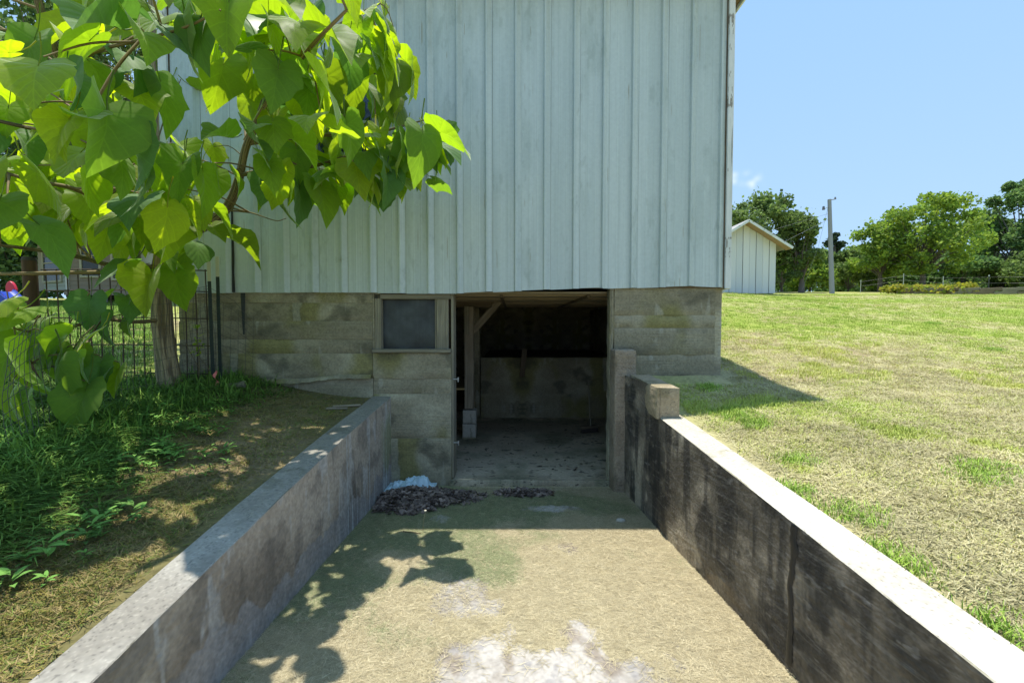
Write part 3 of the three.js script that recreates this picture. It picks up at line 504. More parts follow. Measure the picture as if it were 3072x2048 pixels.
function leafGeometry(seed, { fold = 0.25, droop = 0.35, wave = 0.08, lobes = 1 }) { // unit leaf in the xy plane, +y to the tip, petiole behind
  const r = rng(seed), S = 26, R = [0.34, 0.68, 1], P = [0, 0, 0], U = [0.5, 0.3], C = [1, 1, 1], I = [], ph = r() * 6, sk = (r() - 0.5) * 0.16;
  const lift = (x, y) => fold * Math.abs(x) * 0.9 - droop * (y > 0 ? y * y : -0.2 * y) - droop * 0.5 * x * x + wave * (Math.sin(x * 7 + ph) * Math.abs(x) + Math.sin(y * 6 + ph * 2) * Math.abs(x) * 0.8);
  R.forEach((q, k) => { for (let i = 0; i < S; i++) {
    const a = (i / S) * Math.PI * 2, deg = Math.abs(((i / S) * 360 + 180) % 360 - 180), rr = q * lerp(0.5, outline(deg), 0.3 + 0.7 * (k === 2 ? lobes : 1)) * (k === 2 ? 1 + 0.05 * Math.sin(i * 2.3 + ph) : 1) * (deg < 25 || lobes > 0.5 ? 1 : 1.05);
    const x = Math.sin(a) * rr + sk * Math.cos(a) * rr * rr, y = Math.cos(a) * rr; P.push(x, y, lift(x, y)); U.push(x * 0.5 + 0.5, y / 1.6 + 0.3); C.push(1, 1, 1);
  } });
  for (let i = 0; i < S; i++) { const j = (i + 1) % S; I.push(0, 1 + j, 1 + i); for (let k = 0; k < 2; k++) { const a = 1 + k * S, b = a + S; I.push(a + i, a + j, b + i, a + j, b + j, b + i); } }
  const g0 = new THREE.BufferGeometry(); g0.setAttribute('position', new THREE.Float32BufferAttribute(P, 3)); g0.setAttribute('uv', new THREE.Float32BufferAttribute(U, 2)); g0.setAttribute('color', new THREE.Float32BufferAttribute(C, 3)); g0.setIndex(I); g0.computeVertexNormals();
  const st = tube([V(0, 0.02, 0.0), V(0, -0.25, 0.03), V(0, -0.5, 0.12), V(0, -0.72, 0.26)], [0.011, 0.012, 0.014, 0.018], 4); const n = st.attributes.position.count;
  st.setAttribute('uv', new THREE.Float32BufferAttribute(new Float32Array(n * 2).fill(0.5), 2)); st.setAttribute('color', new THREE.Float32BufferAttribute(new Float32Array(n * 3).map((_, i) => [0.9, 0.75, 1.2][i % 3]), 3));
  return mergeGeometries([g0, st]);
}
const leafShapes = [[11, { fold: 0.2, droop: 0.3 }], [12, { fold: 0.4, droop: 0.45, wave: 0.1 }], [13, { fold: 0.1, droop: 0.6, wave: 0.12 }], [14, { fold: 0.55, droop: 0.3, wave: 0.06 }], [15, { fold: -0.12, droop: 0.5, wave: 0.14, lobes: 0.8 }], [16, { fold: 0.3, droop: 0.8, wave: 0.1 }], [17, { fold: 0.15, droop: 0.25, wave: 0.16, lobes: 0.6 }], [18, { fold: 0.7, droop: 0.5, wave: 0.1 }], [19, { fold: 1.15, droop: 0.35, wave: 0.12 }], [20, { fold: 0.9, droop: 0.7, wave: 0.16 }]].map(([s, o]) => leafGeometry(s, o));
{
  const B = at(512, 1182, 4.3), r = rng(77);
  const tree = thing('broadleaf_tree', V(B.x, ground(B.x, B.z), B.z), 'young tree with very large heart-shaped leaves overhanging the retaining wall', 'tree'), o = tree.position;
  const rel = (p) => p.clone().sub(o);
  const limb = (name, pts, radii, sides = 9) => { const b = bend(pts, 6), rr = b.map((_, i) => { const t = (i / (b.length - 1)) * (radii.length - 1), k = Math.min(radii.length - 2, Math.floor(t)); return lerp(radii[k], radii[k + 1], t - k); }); part(tree, name, tube(b.map(rel), rr, sides, { uvs: [1, 0.5], rough: 0.12, seed: pts[0].x }), name === 'trunk' ? barkMat : rr[0] > 0.022 ? barkMat : twigMat); skeleton.push(...b); };
  const skeleton = [];
  limb('trunk', [at(516, 1235, 4.28), at(510, 1150, 4.3), at(494, 1040, 4.3), at(483, 930, 4.3), at(480, 830, 4.3), at(488, 770, 4.3), at(500, 710, 4.28)], [0.125, 0.1, 0.088, 0.083, 0.078, 0.074, 0.06], 16);
  limb('limb', [at(498, 718, 4.28), at(560, 700, 4.2), at(630, 670, 4.12), at(685, 615, 4.05), at(718, 530, 4.0), at(738, 440, 3.92), at(785, 330, 3.8), at(818, 170, 3.65), at(835, -60, 3.5), at(850, -330, 3.4)], [0.058, 0.046, 0.042, 0.038, 0.034, 0.03, 0.026, 0.022, 0.018, 0.012], 10);
  limb('limb', [at(498, 715, 4.28), at(500, 640, 4.2), at(440, 590, 4.05), at(385, 530, 3.85), at(335, 440, 3.6), at(270, 330, 3.35), at(195, 205, 3.15), at(130, 60, 2.95), at(80, -150, 2.8)], [0.06, 0.052, 0.046, 0.04, 0.036, 0.033, 0.03, 0.024, 0.016], 10);
  limb('branch', [at(738, 430, 3.92), at(850, 415, 3.9), at(960, 405, 3.92), at(1090, 405, 3.95), at(1200, 380, 3.97), at(1290, 355, 3.98)], [0.022, 0.019, 0.016, 0.013, 0.009, 0.006]);
  limb('branch', [at(720, 525, 4), at(800, 510, 3.9), at(930, 500, 3.85), at(1040, 470, 3.9), at(1130, 455, 3.95), at(1260, 470, 3.97)], [0.02, 0.017, 0.014, 0.012, 0.009, 0.006]);
  limb('branch', [at(790, 320, 3.8), at(850, 240, 3.4), at(900, 180, 3.05), at(960, 110, 2.8), at(1040, 30, 2.7)], [0.02, 0.017, 0.014, 0.011, 0.008]);
  limb('branch', [at(815, 190, 3.66), at(940, 120, 3.6), at(1040, 60, 3.65), at(1140, 10, 3.7)], [0.016, 0.013, 0.01, 0.007]);
  limb('branch', [at(335, 440, 3.6), at(260, 420, 3.3), at(170, 400, 3.0), at(70, 380, 2.75), at(-60, 350, 2.6)], [0.024, 0.02, 0.016, 0.012, 0.008]);
  limb('branch', [at(195, 205, 3.15), at(300, 150, 2.9), at(420, 120, 2.7), at(560, 80, 2.6), at(660, 30, 2.5)], [0.014, 0.011, 0.009, 0.007, 0.005]);
  limb('branch', [at(385, 530, 3.85), at(300, 590, 3.5), at(200, 560, 3.2), at(90, 540, 3.0), at(-40, 500, 2.85)], [0.022, 0.018, 0.014, 0.011, 0.008]);
  limb('branch', [at(486, 800, 4.3), at(400, 800, 4.1), at(330, 795, 3.95), at(240, 772, 3.75), at(130, 752, 3.5), at(0, 735, 3.3)], [0.026, 0.022, 0.02, 0.018, 0.015, 0.011]);
  limb('branch', [at(480, 815, 4.3), at(400, 812, 3.9), at(310, 816, 3.6), at(200, 818, 3.45), at(90, 820, 3.3), at(-40, 822, 3.2)], [0.022, 0.019, 0.017, 0.015, 0.014, 0.012]);
  limb('branch', [at(482, 960, 4.28), at(400, 965, 4.0), at(300, 958, 3.7), at(200, 985, 3.4), at(120, 1000, 3.15), at(40, 985, 3.0)], [0.02, 0.018, 0.015, 0.012, 0.01, 0.007]);
  limb('branch', [at(300, 958, 3.7), at(240, 1050, 3.35), at(160, 1080, 3.15), at(90, 1090, 3.0)], [0.012, 0.01, 0.008, 0.006]);
  limb('branch', [at(680, 620, 4.05), at(760, 640, 4.0), at(830, 662, 3.95), at(858, 655, 3.9)], [0.009, 0.006, 0.004, 0.003]);
  // clusters of leaves at twig ends: [px, py, d] surveyed positions of the crown, filled out at random inside its outline
  const inside = (poly, x, y) => { let k = false; for (let i = 0, j = poly.length - 1; i < poly.length; j = i++) { const [a, b] = poly[i], [c, d] = poly[j]; if (b > y !== d > y && x < ((c - a) * (y - b)) / (d - b) + a) k = !k; } return k; };
  const crown = [[-60, -60], [1090, -60], [1150, 60], [1090, 200], [1010, 260], [1130, 300], [1240, 360], [1290, 420], [1240, 490], [1130, 540], [1000, 570], [860, 560], [800, 520], [700, 560], [600, 560], [520, 640], [400, 640], [250, 620], [100, 640], [-60, 640]];
  const nearest = (p) => skeleton.reduce((b, q) => { const d = q.distanceToSquared(p); return d < b[1] ? [q, d] : b; }, [null, 1e9])[0];
  const rest = []; let count = 0;
  const addLeaf = (p, out, size, { flat = r(), asPart = true } = {}) => { // p: where the blade meets its stalk; out: horizontal direction of growth
    const tip = out.clone().multiplyScalar(0.45 + 0.5 * flat).add(V((r() - 0.5) * 0.5, -(0.15 + 1.25 * (1 - flat)), (r() - 0.5) * 0.5)).normalize();
    const n = V(0, 1, 0).addScaledVector(out, 0.3).add(V((r() - 0.5) * 0.7, 0, (r() - 0.5) * 0.7)); n.addScaledVector(tip, -n.dot(tip)).normalize();
    const side = tip.clone().cross(n).normalize(), m = new THREE.Matrix4().makeBasis(side, tip, n), q = new THREE.Quaternion().setFromRotationMatrix(m);
    const g = leafShapes[Math.floor(r() * leafShapes.length)], mat = leafMats[r() < 0.2 ? 4 + Math.floor(r() * 2) : Math.floor(r() * 4)];
    if (asPart && count < 297) { const l = part(tree, 'leaf', g, mat); l.position.copy(rel(p)); l.quaternion.copy(q); l.scale.set(size * (0.72 + 0.38 * r()), size, size); count++; }
    else rest.push([rel(p), q, V(size, size, size), g]);
  };
  const twigs = [];
  const cluster = (p, n, size, opt = {}) => {
    const b = nearest(p), mid = b.clone().lerp(p, 0.5).add(V(0, 0.06 * p.distanceTo(b), 0));
    if (p.distanceTo(b) > 0.06) twigs.push(tube(bend([b, mid, p], 4).map(rel), [0.008, 0.008, 0.007, 0.007, 0.006, 0.006, 0.005, 0.005, 0.004], 5, { uvs: [0.2, 0.5] }));
    const away = p.clone().sub(V(o.x, p.y, o.z)).setY(0); if (away.length() < 0.2) away.set(r() - 0.5, 0, r() - 0.5); away.normalize();
    for (let i = 0; i < n; i++) {
      const a = (i / n) * Math.PI * 2 + r() * 0.9, out = V(Math.cos(a), 0, Math.sin(a)).addScaledVector(away, 0.8).normalize(), s = size * (0.7 + 0.55 * r());
      addLeaf(p.clone().addScaledVector(out, s * 0.62).add(V(0, -0.12 * r() * 1 - 0.02, 0)), out, s, opt);
    }
  };
  // the ones that shape the outline against the barn and the lower bunches
  for (const [px, py, d, n, s] of [[1310, 420, 3.95, 3, 0.2], [1250, 395, 3.95, 4, 0.22], [1200, 420, 3.9, 4, 0.23], [1270, 480, 3.95, 3, 0.2], [1160, 520, 3.85, 4, 0.22], [1270, 420, 3.95, 3, 0.21], [1215, 470, 3.96, 3, 0.22], [1150, 380, 3.95, 4, 0.23], [1090, 430, 3.9, 4, 0.25], [1060, 500, 3.88, 4, 0.25], [980, 500, 3.9, 4, 0.26], [900, 540, 3.85, 3, 0.27], [840, 540, 3.8, 3, 0.25], [1120, 60, 3.6, 3, 0.22], [1060, 120, 3.5, 4, 0.24], [1110, 500, 3.9, 3, 0.2],
    [960, 330, 3.0, 3, 0.25], [800, 150, 2.85, 3, 0.25], [790, 330, 2.95, 3, 0.24], [730, 420, 3.1, 3, 0.25], [880, 210, 2.9, 3, 0.26], [130, 170, 2.35, 3, 0.26], [270, 340, 2.5, 3, 0.26], [560, 700, 3.9, 2, 0.2], [500, 700, 3.75, 2, 0.24], [450, 790, 3.7, 3, 0.26], [520, 800, 3.8, 2, 0.24], [380, 860, 3.75, 2, 0.25]])
    cluster(at(px, py, d), n, s);
  for (const [px, py, d, s, fl] of [[60, 930, 3.0, 0.26, 0.7], [120, 970, 3.1, 0.25, 0.6], [45, 1030, 2.95, 0.26, 0.25], [85, 1060, 2.95, 0.3, 0.02], [175, 1090, 3.0, 0.3, 0.02], [255, 1170, 3.05, 0.3, 0.02], [130, 1020, 3.05, 0.26, 0.3], [215, 1060, 3.15, 0.24, 0.3], [320, 1130, 3.2, 0.24, 0.1], [200, 1010, 3.1, 0.24, 0.6], [285, 1000, 3.2, 0.23, 0.7], [270, 900, 3.4, 0.23, 0.1], [330, 960, 3.6, 0.2, 0.1], [390, 960, 3.7, 0.16, 0.1], [300, 1090, 3.2, 0.22, 0.2], [355, 1110, 3.3, 0.2, 0.2], [250, 1080, 3.1, 0.2, 0.4], [30, 1180, 2.8, 0.22, 0.2], [80, 1190, 2.85, 0.2, 0.1], [20, 900, 2.9, 0.22, 0.8]]) {
    const p = at(px, py, d); addLeaf(p, V(-0.5 + 0.6 * r(), 0, 0.6).normalize(), s, { flat: fl });
    const b = nearest(p); twigs.push(tube([b, b.clone().lerp(p, 0.5).add(V(0, 0.05, 0)), p.clone().add(V(0, 0.06, 0))].map(rel), [0.006, 0.005, 0.004], 4));
  }
  for (const [px, py] of [[700, 560], [760, 590], [850, 590], [900, 610], [960, 570], [1010, 590], [1060, 570], [1120, 590], [1190, 560], [1230, 510], [1290, 500], [1320, 430], [1180, 120], [1160, 190], [1090, 220], [1130, 30], [640, 480], [880, 470], [1000, 440]]) { const p = at(px, py - 40, 3.82 + 0.2 * r()); addLeaf(p, V(0.8, 0, 0.35 * (r() - 0.3)).normalize(), 0.17 + 0.06 * r(), { flat: 0.12 + 0.2 * r() }); const b = nearest(p); twigs.push(tube(bend([b, b.clone().lerp(p, 0.5).add(V(0, 0.05, 0)), p], 3).map(rel), [0.005, 0.005, 0.004, 0.004, 0.004, 0.003, 0.003], 4)); }
  let tries = 0;
  while (count < 296 && tries++ < 4000) {
    const px = -60 + r() * 1380, py = -60 + r() * 720; if (!inside(crown, px, py)) continue;
    if ((px > 500 && px < 690 && py > 60 && py < 330 && r() < 0.8) || (px > 340 && px < 500 && py > 170 && py < 360 && r() < 0.75) || (px > 930 && px < 1120 && py > 210 && py < 330 && r() < 0.7) || (px > 100 && px < 480 && py > 560 && r() < 0.4)) continue;
    const d = px > 900 ? lerp(3.5, 4.1, r()) : px > 450 ? lerp(2.8, 4.2, r()) : lerp(2.4, 4.3, r());
    cluster(at(px, py, d), 4, lerp(0.22, 0.29, r()));
  }
  // the crown goes on above and beside the picture and shades the bank
  for (let gx = 0; gx < 9; gx++) for (let gz = 0; gz < 6; gz++) {
    const p = V(-1.2 - gx * 0.45 + (r() - 0.5) * 0.3, 3.75 + 0.25 * (gx > 2 ? 1 : 0) + (r() - 0.5) * 0.5, 2.2 - gz * 0.45 + (r() - 0.5) * 0.3);
    if ((gx > 2 && r() < 0.5) || p.z > 2.4) continue;
    cluster(p, gx > 2 ? 3 : 4, lerp(0.23, 0.29, r()), { asPart: false });
  }
  for (let i = 0; i < 30; i++) { const px = r() * 640, py = lerp(390, 690, r()); cluster(at(px, py, lerp(3.5, 4.4, r())), 3, lerp(0.19, 0.25, r()), { asPart: false }); }
  for (const g of twigs) part(tree, 'twig', g, twigMat);
  const m4 = new THREE.Matrix4(), many = part(tree, 'upper_foliage', mergeGeometries(rest.map(([p, q, s, g]) => (() => { const c = g.clone().applyMatrix4(m4.compose(p, q, s)), k = 0.55 + 0.5 * r(), a = c.attributes.color; for (let i = 0; i < a.count; i++) a.setXYZ(i, a.getX(i) * k * 0.95, a.getY(i) * k, a.getZ(i)); return c; })())), leafMats[0]);
  many.userData.kind = 'stuff'; many.userData.label = 'further leaves of the crown overhead';
}

// ---------------------------------------------------------------- fence by the tree
{
  const top = 2.2, x0 = -4.68, x1 = -3.0, z = 0.32, base = ground(-3.6, z) - 0.02;
  const panel = thing('rod_fence', V((x0 + x1) / 2, base, z), 'rusty welded rod panel between the brown post and the steel posts', 'fence'), o = panel.position;
  for (const y of [0.12, 0.4, 0.67, 0.94, top - base]) part(panel, 'rail', tube([V(x0 - o.x, y, 0), V((x0 + x1) / 2 - o.x, y + 0.006, 0.004), V(x1 - o.x, y - 0.01, 0)], 0.0058, 6), rustMat);
  for (let x = x0 + 0.04; x < x1; x += 0.106) part(panel, 'rod', tube([V(x - o.x, -0.05, -0.012), V(x - o.x + 0.004, 0.6, -0.012), V(x - o.x - 0.006, top - base + 0.004, -0.012)], 0.0058, 6), rustMat);
  const tpost = (px, d, yTop, label) => {
    const p = at(px, 1000, d), b = ground(p.x, p.z), t = thing('steel_post', V(p.x, b, p.z), label, 'post', 'steel fence posts at the barn');
    const h = yTop - b, w = yTop - 0.2 - b, prof = (y0, y1) => mergeGeometries([box(0.034, y1 - y0, 0.005, 0, (y0 + y1) / 2, 0.012, 0.001), box(0.005, y1 - y0, 0.024, 0, (y0 + y1) / 2, -0.002, 0.001)]);
    part(t, 'shaft', prof(-0.2, w), std([0.02, 0.032, 0.028], 0.6)); part(t, 'painted_tip', prof(w + 0.001, h), std([0.55, 0.53, 0.42], 0.7));
    for (let y = 0.1; y < w; y += 0.055) part(t, 'stud', box(0.01, 0.012, 0.008, 0, y, 0.019, 0.002), std([0.02, 0.03, 0.027], 0.6));
    t.rotation.z = (hash2(Math.round(px), 5) - 0.5) * 0.05;
  };
  tpost(638, 4.5, 2.28, 'green steel fence post with pale tip, nearer the tree'); tpost(660, 4.55, 2.33, 'brown steel fence post with pale tip, nearest the tar stain');
  const wp = at(98, 1000, 4.45), wb = ground(wp.x, wp.z), woodPost = thing('wooden_post', V(wp.x, wb, wp.z), 'thick dark brown fence post at the end of the rod panel', 'post');
  part(woodPost, 'shaft', tube([V(0, -0.2, 0), V(0.004, 0.6, 0), V(-0.01, 1.22, 0)], [0.06, 0.058, 0.056], 14, { uvs: [0.4, 0.3], rough: 0.05 }), std([0.3, 0.2, 0.15], 0.9, { map: woodTexture })); part(woodPost, 'cap', tube([V(-0.01, 1.215, 0), V(-0.01, 1.25, 0)], [0.06, 0.05], 14), std([0.05, 0.045, 0.04], 0.8));
  // loose woven wire coming forward from the posts
  const fence = thing('wire_fence', V(-3.15, ground(-3.15, 1.3), 1.3), 'sagging woven wire mesh in front of the low leaves', 'fence'), fo = fence.position, wires = [], line = (t) => { const x = lerp(-3.0, -2.86, t) - 0.25 * Math.sin(t * Math.PI), z2 = lerp(0.3, 2.3, t); return [x, z2, ground(x, z2)]; };
  const hAt = (t, k) => { const [x, z2, g] = line(t); return V(x - fo.x + 0.03 * Math.sin(t * 9 + k * 5), g + k * (0.95 - 0.28 * t) + 0.02 - fo.y + 0.015 * Math.sin(t * 14 + k * 3), z2 - fo.z); };
  const R = 0.0016;
  for (let k = 0; k <= 9; k++) wires.push(tube(Array.from({ length: 26 }, (_, i) => hAt(i / 25, k / 9)), R, 4));
  for (let i = 0; i <= 38; i++) wires.push(tube([0, 0.25, 0.5, 0.75, 1].map((k) => hAt(i / 38, k)), R, 4));
  const mesh = part(fence, 'wire_mesh', mergeGeometries(wires), fenceWireMat); mesh.name = 'wire_mesh';
  const wires2 = []; // the same mesh folded back along the barn
  for (let k = 0; k <= 8; k++) wires2.push(tube([V(-3.3, 1.12 + k * 0.11, 0.2), V(-3.1, 1.13 + k * 0.112, 0.16), V(-2.9, 1.1 + k * 0.1, 0.1), V(-2.72, 1.1 + k * 0.07, 0.06)].map((p) => p.sub(fo)), R, 4));
  for (let i = 0; i <= 8; i++) wires2.push(tube([V(-3.3 + i * 0.07, 1.1, 0.2 - i * 0.016), V(-3.27 + i * 0.068, 2.02 - i * 0.035, 0.18 - i * 0.015)].map((p) => p.sub(fo)), R, 4));
  part(fence, 'wire_mesh', mergeGeometries(wires2), fenceWireMat);
}

// ---------------------------------------------------------------- grass, weeds, clippings
function bladeGeometry(seed, n, { h = 1, spread = 0.6, lean = 0.5, width = 0.06, segs = 2 }) { // a tuft of n blades of unit height
  const r = rng(seed), P = [], I = [];
  for (let i = 0; i < n; i++) {
    const a = r() * 6.28, bx = (r() - 0.5) * spread, bz = (r() - 0.5) * spread, hh = h * (0.55 + 0.45 * r()), ln = lean * (0.4 + 1.2 * r()), w = width * (0.7 + 0.6 * r()), ca = Math.cos(a), sa = Math.sin(a), k0 = P.length / 3;
    for (let s = 0; s <= segs; s++) { const t = s / segs, y = hh * t * (1 - 0.3 * ln * t), o = hh * ln * t * t, ww = w * (1 - t * 0.5) * 0.5; for (const q of s === segs ? [0] : [-1, 1]) P.push(bx + ca * o - sa * q * ww, y, bz + sa * o + ca * q * ww); }
    for (let s = 0; s < segs; s++) { const k = k0 + s * 2; if (s === segs - 1) I.push(k, k + 2, k + 1); else I.push(k, k + 2, k + 1, k + 1, k + 2, k + 3); }
  }
  const g = new THREE.BufferGeometry(); g.setAttribute('position', new THREE.Float32BufferAttribute(P, 3)); g.setAttribute('uv', new THREE.Float32BufferAttribute(new Float32Array((P.length / 3) * 2), 2)); g.setIndex(I);
  return g;
}
const grassMat = std([1, 1, 1], 0.9, { side: THREE.DoubleSide, vertexColors: true });
const strawMat = std([1, 1, 1], 0.9, { side: THREE.DoubleSide, vertexColors: true });
const col = (c, k) => rgb(c[0] * k, c[1] * k, c[2] * k);
function scatter(name, geometry, material, rows, label, category) { // many small pieces as one mesh, tinted per piece
  const src = geometry.attributes.position, n = src.count, idx = geometry.index.array, P = new Float32Array(rows.length * n * 3), C = new Float32Array(rows.length * n * 3), I = new Uint32Array(rows.length * idx.length), m = new THREE.Matrix4();
  rows.forEach(([p, q, s, c], k) => {
    const e = m.compose(p, q, typeof s === 'number' ? V(s, s, s) : s).elements;
    for (let i = 0; i < n; i++) {
      const x = src.getX(i), y = src.getY(i), z = src.getZ(i), o = (k * n + i) * 3;
      P[o] = e[0] * x + e[4] * y + e[8] * z + e[12]; P[o + 1] = e[1] * x + e[5] * y + e[9] * z + e[13]; P[o + 2] = e[2] * x + e[6] * y + e[10] * z + e[14];
      C[o] = c.r; C[o + 1] = c.g; C[o + 2] = c.b;
    }
    for (let i = 0; i < idx.length; i++) I[k * idx.length + i] = idx[i] + k * n;
  });
  const g = new THREE.BufferGeometry(); g.setAttribute('position', new THREE.BufferAttribute(P, 3)); g.setAttribute('color', new THREE.BufferAttribute(C, 3)); g.setIndex(new THREE.BufferAttribute(I, 1));
  return single(name, g, material, label, category, null, 'stuff');
}
{
  const r = rng(5), lawnRows = [], strawRows = [], tallRows = [], clipRows = [], bankRows = [];
  const lawnX = (z) => (z > 0.05 ? faceR(Math.max(0.1, z)) + THICK + 0.015 : 2.28);
  // mown lawn east of the ramp: thinner with distance
  for (let i = 0; i < 92000; i++) {
    const d = Math.exp(lerp(Math.log(0.9), Math.log(30), r())), x = lerp(0.22, 1.5, r()) * d, z = 4.86 - d;
    if (x < lawnX(z) || (z < 0.3 && z > -7.2 && x < 2.27) || (z <= 0.05 && z > -0.3 && x < 2.3)) continue;
    const dry = dryness(x, z), n = fbm(x * 3.5 + 9, z * 3.5, 3), s = 1 + 0.06 * d, edge = smooth(0.02, 0.3, x - lawnX(z)), tuft = smooth(0.6, 0.7, fbm(x * 2.3 + 4, z * 2.3 + 8, 3));
    if (edge < r() * 0.7) continue;
    if (r() < dry * 0.85 - tuft) strawRows.push([V(x, ground(x, z) + 0.004, z), Q((r() - 0.5) * 0.5, r() * 6.28, (r() - 0.5) * 0.5), V(0.034 * s, 0.028 * s, 0.034 * s), col(mix3([0.4, 0.36, 0.16], [0.64, 0.58, 0.33], r()), 0.7 + 0.55 * n)]);
    else lawnRows.push([V(x, ground(x, z) - 0.003, z), Q(0, r() * 6.28, 0), V(0.04 * s, (0.026 + 0.03 * tuft * r() + 0.012 * r()) * s, 0.04 * s), col(mix3([0.3, 0.42, 0.05], [0.54, 0.55, 0.14], clamp(dry * 0.9 + (r() - 0.5) * 0.5)), 0.75 + 0.5 * n)]);
  }
  // single vigorous tufts the mower left
  for (const [px, py, s] of [[2390, 1370, 1], [2270, 1290, 0.8], [2545, 1490, 1.2], [2370, 1435, 0.9], [2640, 1580, 0.9], [2930, 1440, 1.1], [2180, 1260, 1.2], [2230, 1275, 1.2], [2130, 1220, 1], [2790, 1100, 1.2], [3010, 1760, 1.5], [2960, 1420, 1.1], [2700, 1620, 1], [2500, 1070, 0.9], [2980, 1150, 1]]) {
    const d0 = 0.8 / Math.max(0.02, (py - 975) / 1365), p = at(px, py, clamp(d0, 1.2, 12));
    for (let i = 0; i < 70; i++) { const a = r() * 6.28, q = 0.13 * s * Math.pow(r(), 0.8), x = p.x + Math.cos(a) * q, z = p.z + Math.sin(a) * q; if (x < lawnX(z)) continue; lawnRows.push([V(x, ground(x, z), z), Q(0, r() * 6.28, 0), V(0.05, 0.045 + 0.035 * r(), 0.05), col(mix3([0.2, 0.36, 0.04], [0.36, 0.48, 0.07], r()), 0.7 + 0.6 * r())]); }
  }
  // bank west of the ramp: low moss and clippings by the wall, tall rank grass under and beyond the leaves
  for (let i = 0; i < 46000; i++) {
    const d = Math.exp(lerp(Math.log(0.9), Math.log(7), r())), x = -lerp(0.3, 1.6, r()) * d, z = 4.86 - d;
    if (x > FACE_L - THICK - 0.01 || z < 0.03) continue;
    const n = fbm(x * 2 + 3, z * 2, 3), tall = smooth(-2.15, -2.75, x + 0.5 * (n - 0.5) - 0.06 * (z - 1)), edge = smooth(0, 0.2, FACE_L - THICK - x);
    if (r() < tall) { if (r() < 0.6) tallRows.push([V(x, ground(x, z) - 0.01, z), Q(0, r() * 6.28, 0), V(0.13, 0.07 + 0.32 * r() * r() * tall, 0.13), col(mix3([0.07, 0.17, 0.02], [0.19, 0.32, 0.04], r()), 0.6 + 0.7 * n)]); }
    else if (r() < edge) bankRows.push([V(x, ground(x, z) - 0.002, z), Q((r() - 0.5) * 0.5, r() * 6.28, (r() - 0.5) * 0.5), V(0.035, 0.014 + 0.022 * r(), 0.035), col(r() < 0.4 ? [0.36, 0.27, 0.11] : r() < 0.5 ? [0.24, 0.2, 0.035] : mix3([0.13, 0.17, 0.025], [0.19, 0.28, 0.04], r()), 0.6 + 0.7 * n)]);
  }
  // the yard beyond the fence
  for (let i = 0; i < 20000; i++) {
    const d = lerp(4.9, 15, Math.pow(r(), 0.7)), x = -lerp(0.77, 1.45, r()) * d, z = 4.86 - d; if (x > -3.75) continue;
    lawnRows.push([V(x, ground(x, z) - 0.003, z), Q(0, r() * 6.28, 0), V(0.08, 0.05 + 0.05 * r(), 0.08), col(mix3([0.13, 0.27, 0.03], [0.25, 0.36, 0.06], r()), 0.7 + 0.6 * r())]);
  }
  scatter('lawn_grass', bladeGeometry(20, 7, { spread: 1.6, lean: 0.7, width: 0.11, segs: 2 }), grassMat, lawnRows, 'short mown green grass of the lawn', 'grass');
  scatter('dry_thatch', bladeGeometry(31, 8, { spread: 2.4, lean: 2.6, width: 0.09, segs: 2 }), strawMat, strawRows, 'pale dry cut grass lying on the lawn', 'thatch');
  scatter('tall_grass', bladeGeometry(41, 7, { spread: 1.1, lean: 1.3, width: 0.08, segs: 3 }), grassMat, tallRows, 'tall rank green grass around the tree and wire', 'grass');
  scatter('bank_moss', bladeGeometry(51, 8, { spread: 1.8, lean: 1.5, width: 0.12, segs: 1 }), strawMat, bankRows, 'low moss and clippings on the shaded bank', 'moss');
  // clippings lying on the ramp
  for (let i = 0; i < 60000; i++) {
    const z = lerp(0.1, 3.6, Math.pow(r(), 0.8)), x = lerp(FACE_L + 0.01, faceR(z) - 0.01, r()), k = clippings(x, z);
    if (r() > k * 0.95 + 0.02) continue;
    const g = smooth(0.42, 0.62, fbm(x * 1.7 + 2.4, z * 1.7, 4) - 0.12 * x), c = r() < g * 0.8 ? mix3([0.2, 0.22, 0.1], [0.34, 0.36, 0.19], r()) : mix3([0.36, 0.3, 0.17], [0.58, 0.51, 0.33], r());
    clipRows.push([V(x, rampY(z) + 0.004 + 0.004 * r(), z), Q((r() - 0.5) * 0.25, r() * 6.28, (r() - 0.5) * 0.25), V(0.022, 0.012, 0.022), col(c, 0.75 + 0.5 * r())]);
  }
  scatter('grass_clippings', bladeGeometry(61, 5, { spread: 2.6, lean: 3, width: 0.085, segs: 1 }), strawMat, clipRows, 'dry grass clippings scattered over the concrete ramp', 'clippings');
  // broad-leaved weeds on the bank and at the trunk
  const weedLeaf = (() => { const g = grid(2, 4, (a, b) => { const w = 0.32 * Math.sin(Math.PI * Math.pow(b, 0.8)) + 0.01; return [(a - 0.5) * w, 0.25 + 0.5 * Math.sin(b * 2.2) * 0.4 + Math.abs(a - 0.5) * 0.1, b, a, b]; }); return mergeGeometries(Array.from({ length: 6 }, (_, i) => g.clone().scale(1, 1 + 0.2 * (i % 2), 0.8 + 0.1 * i).rotateY(i * 1.1 + (i % 2) * 0.2).translate(0, 0.16 * i, 0))); })();
  const weeds = [];
  for (let i = 0; i < 900; i++) { const d = lerp(1.3, 4.4, r()), x = -lerp(0.62, 1.2, r()) * d, z = 4.86 - d; if (x > -1.75 - 0.3 * r() || fbm(x * 1.6, z * 1.6 + 9, 3) < 0.48) continue; weeds.push([V(x, ground(x, z), z), Q((r() - 0.5) * 0.3, r() * 6.28, (r() - 0.5) * 0.3), lerp(0.03, 0.075, r()), col([0.12, 0.25, 0.04], 0.7 + 0.6 * r())]); }
  scatter('broadleaf_weeds', weedLeaf, grassMat, weeds, 'low broad-leaved weeds among the grass on the bank', 'weeds');
}

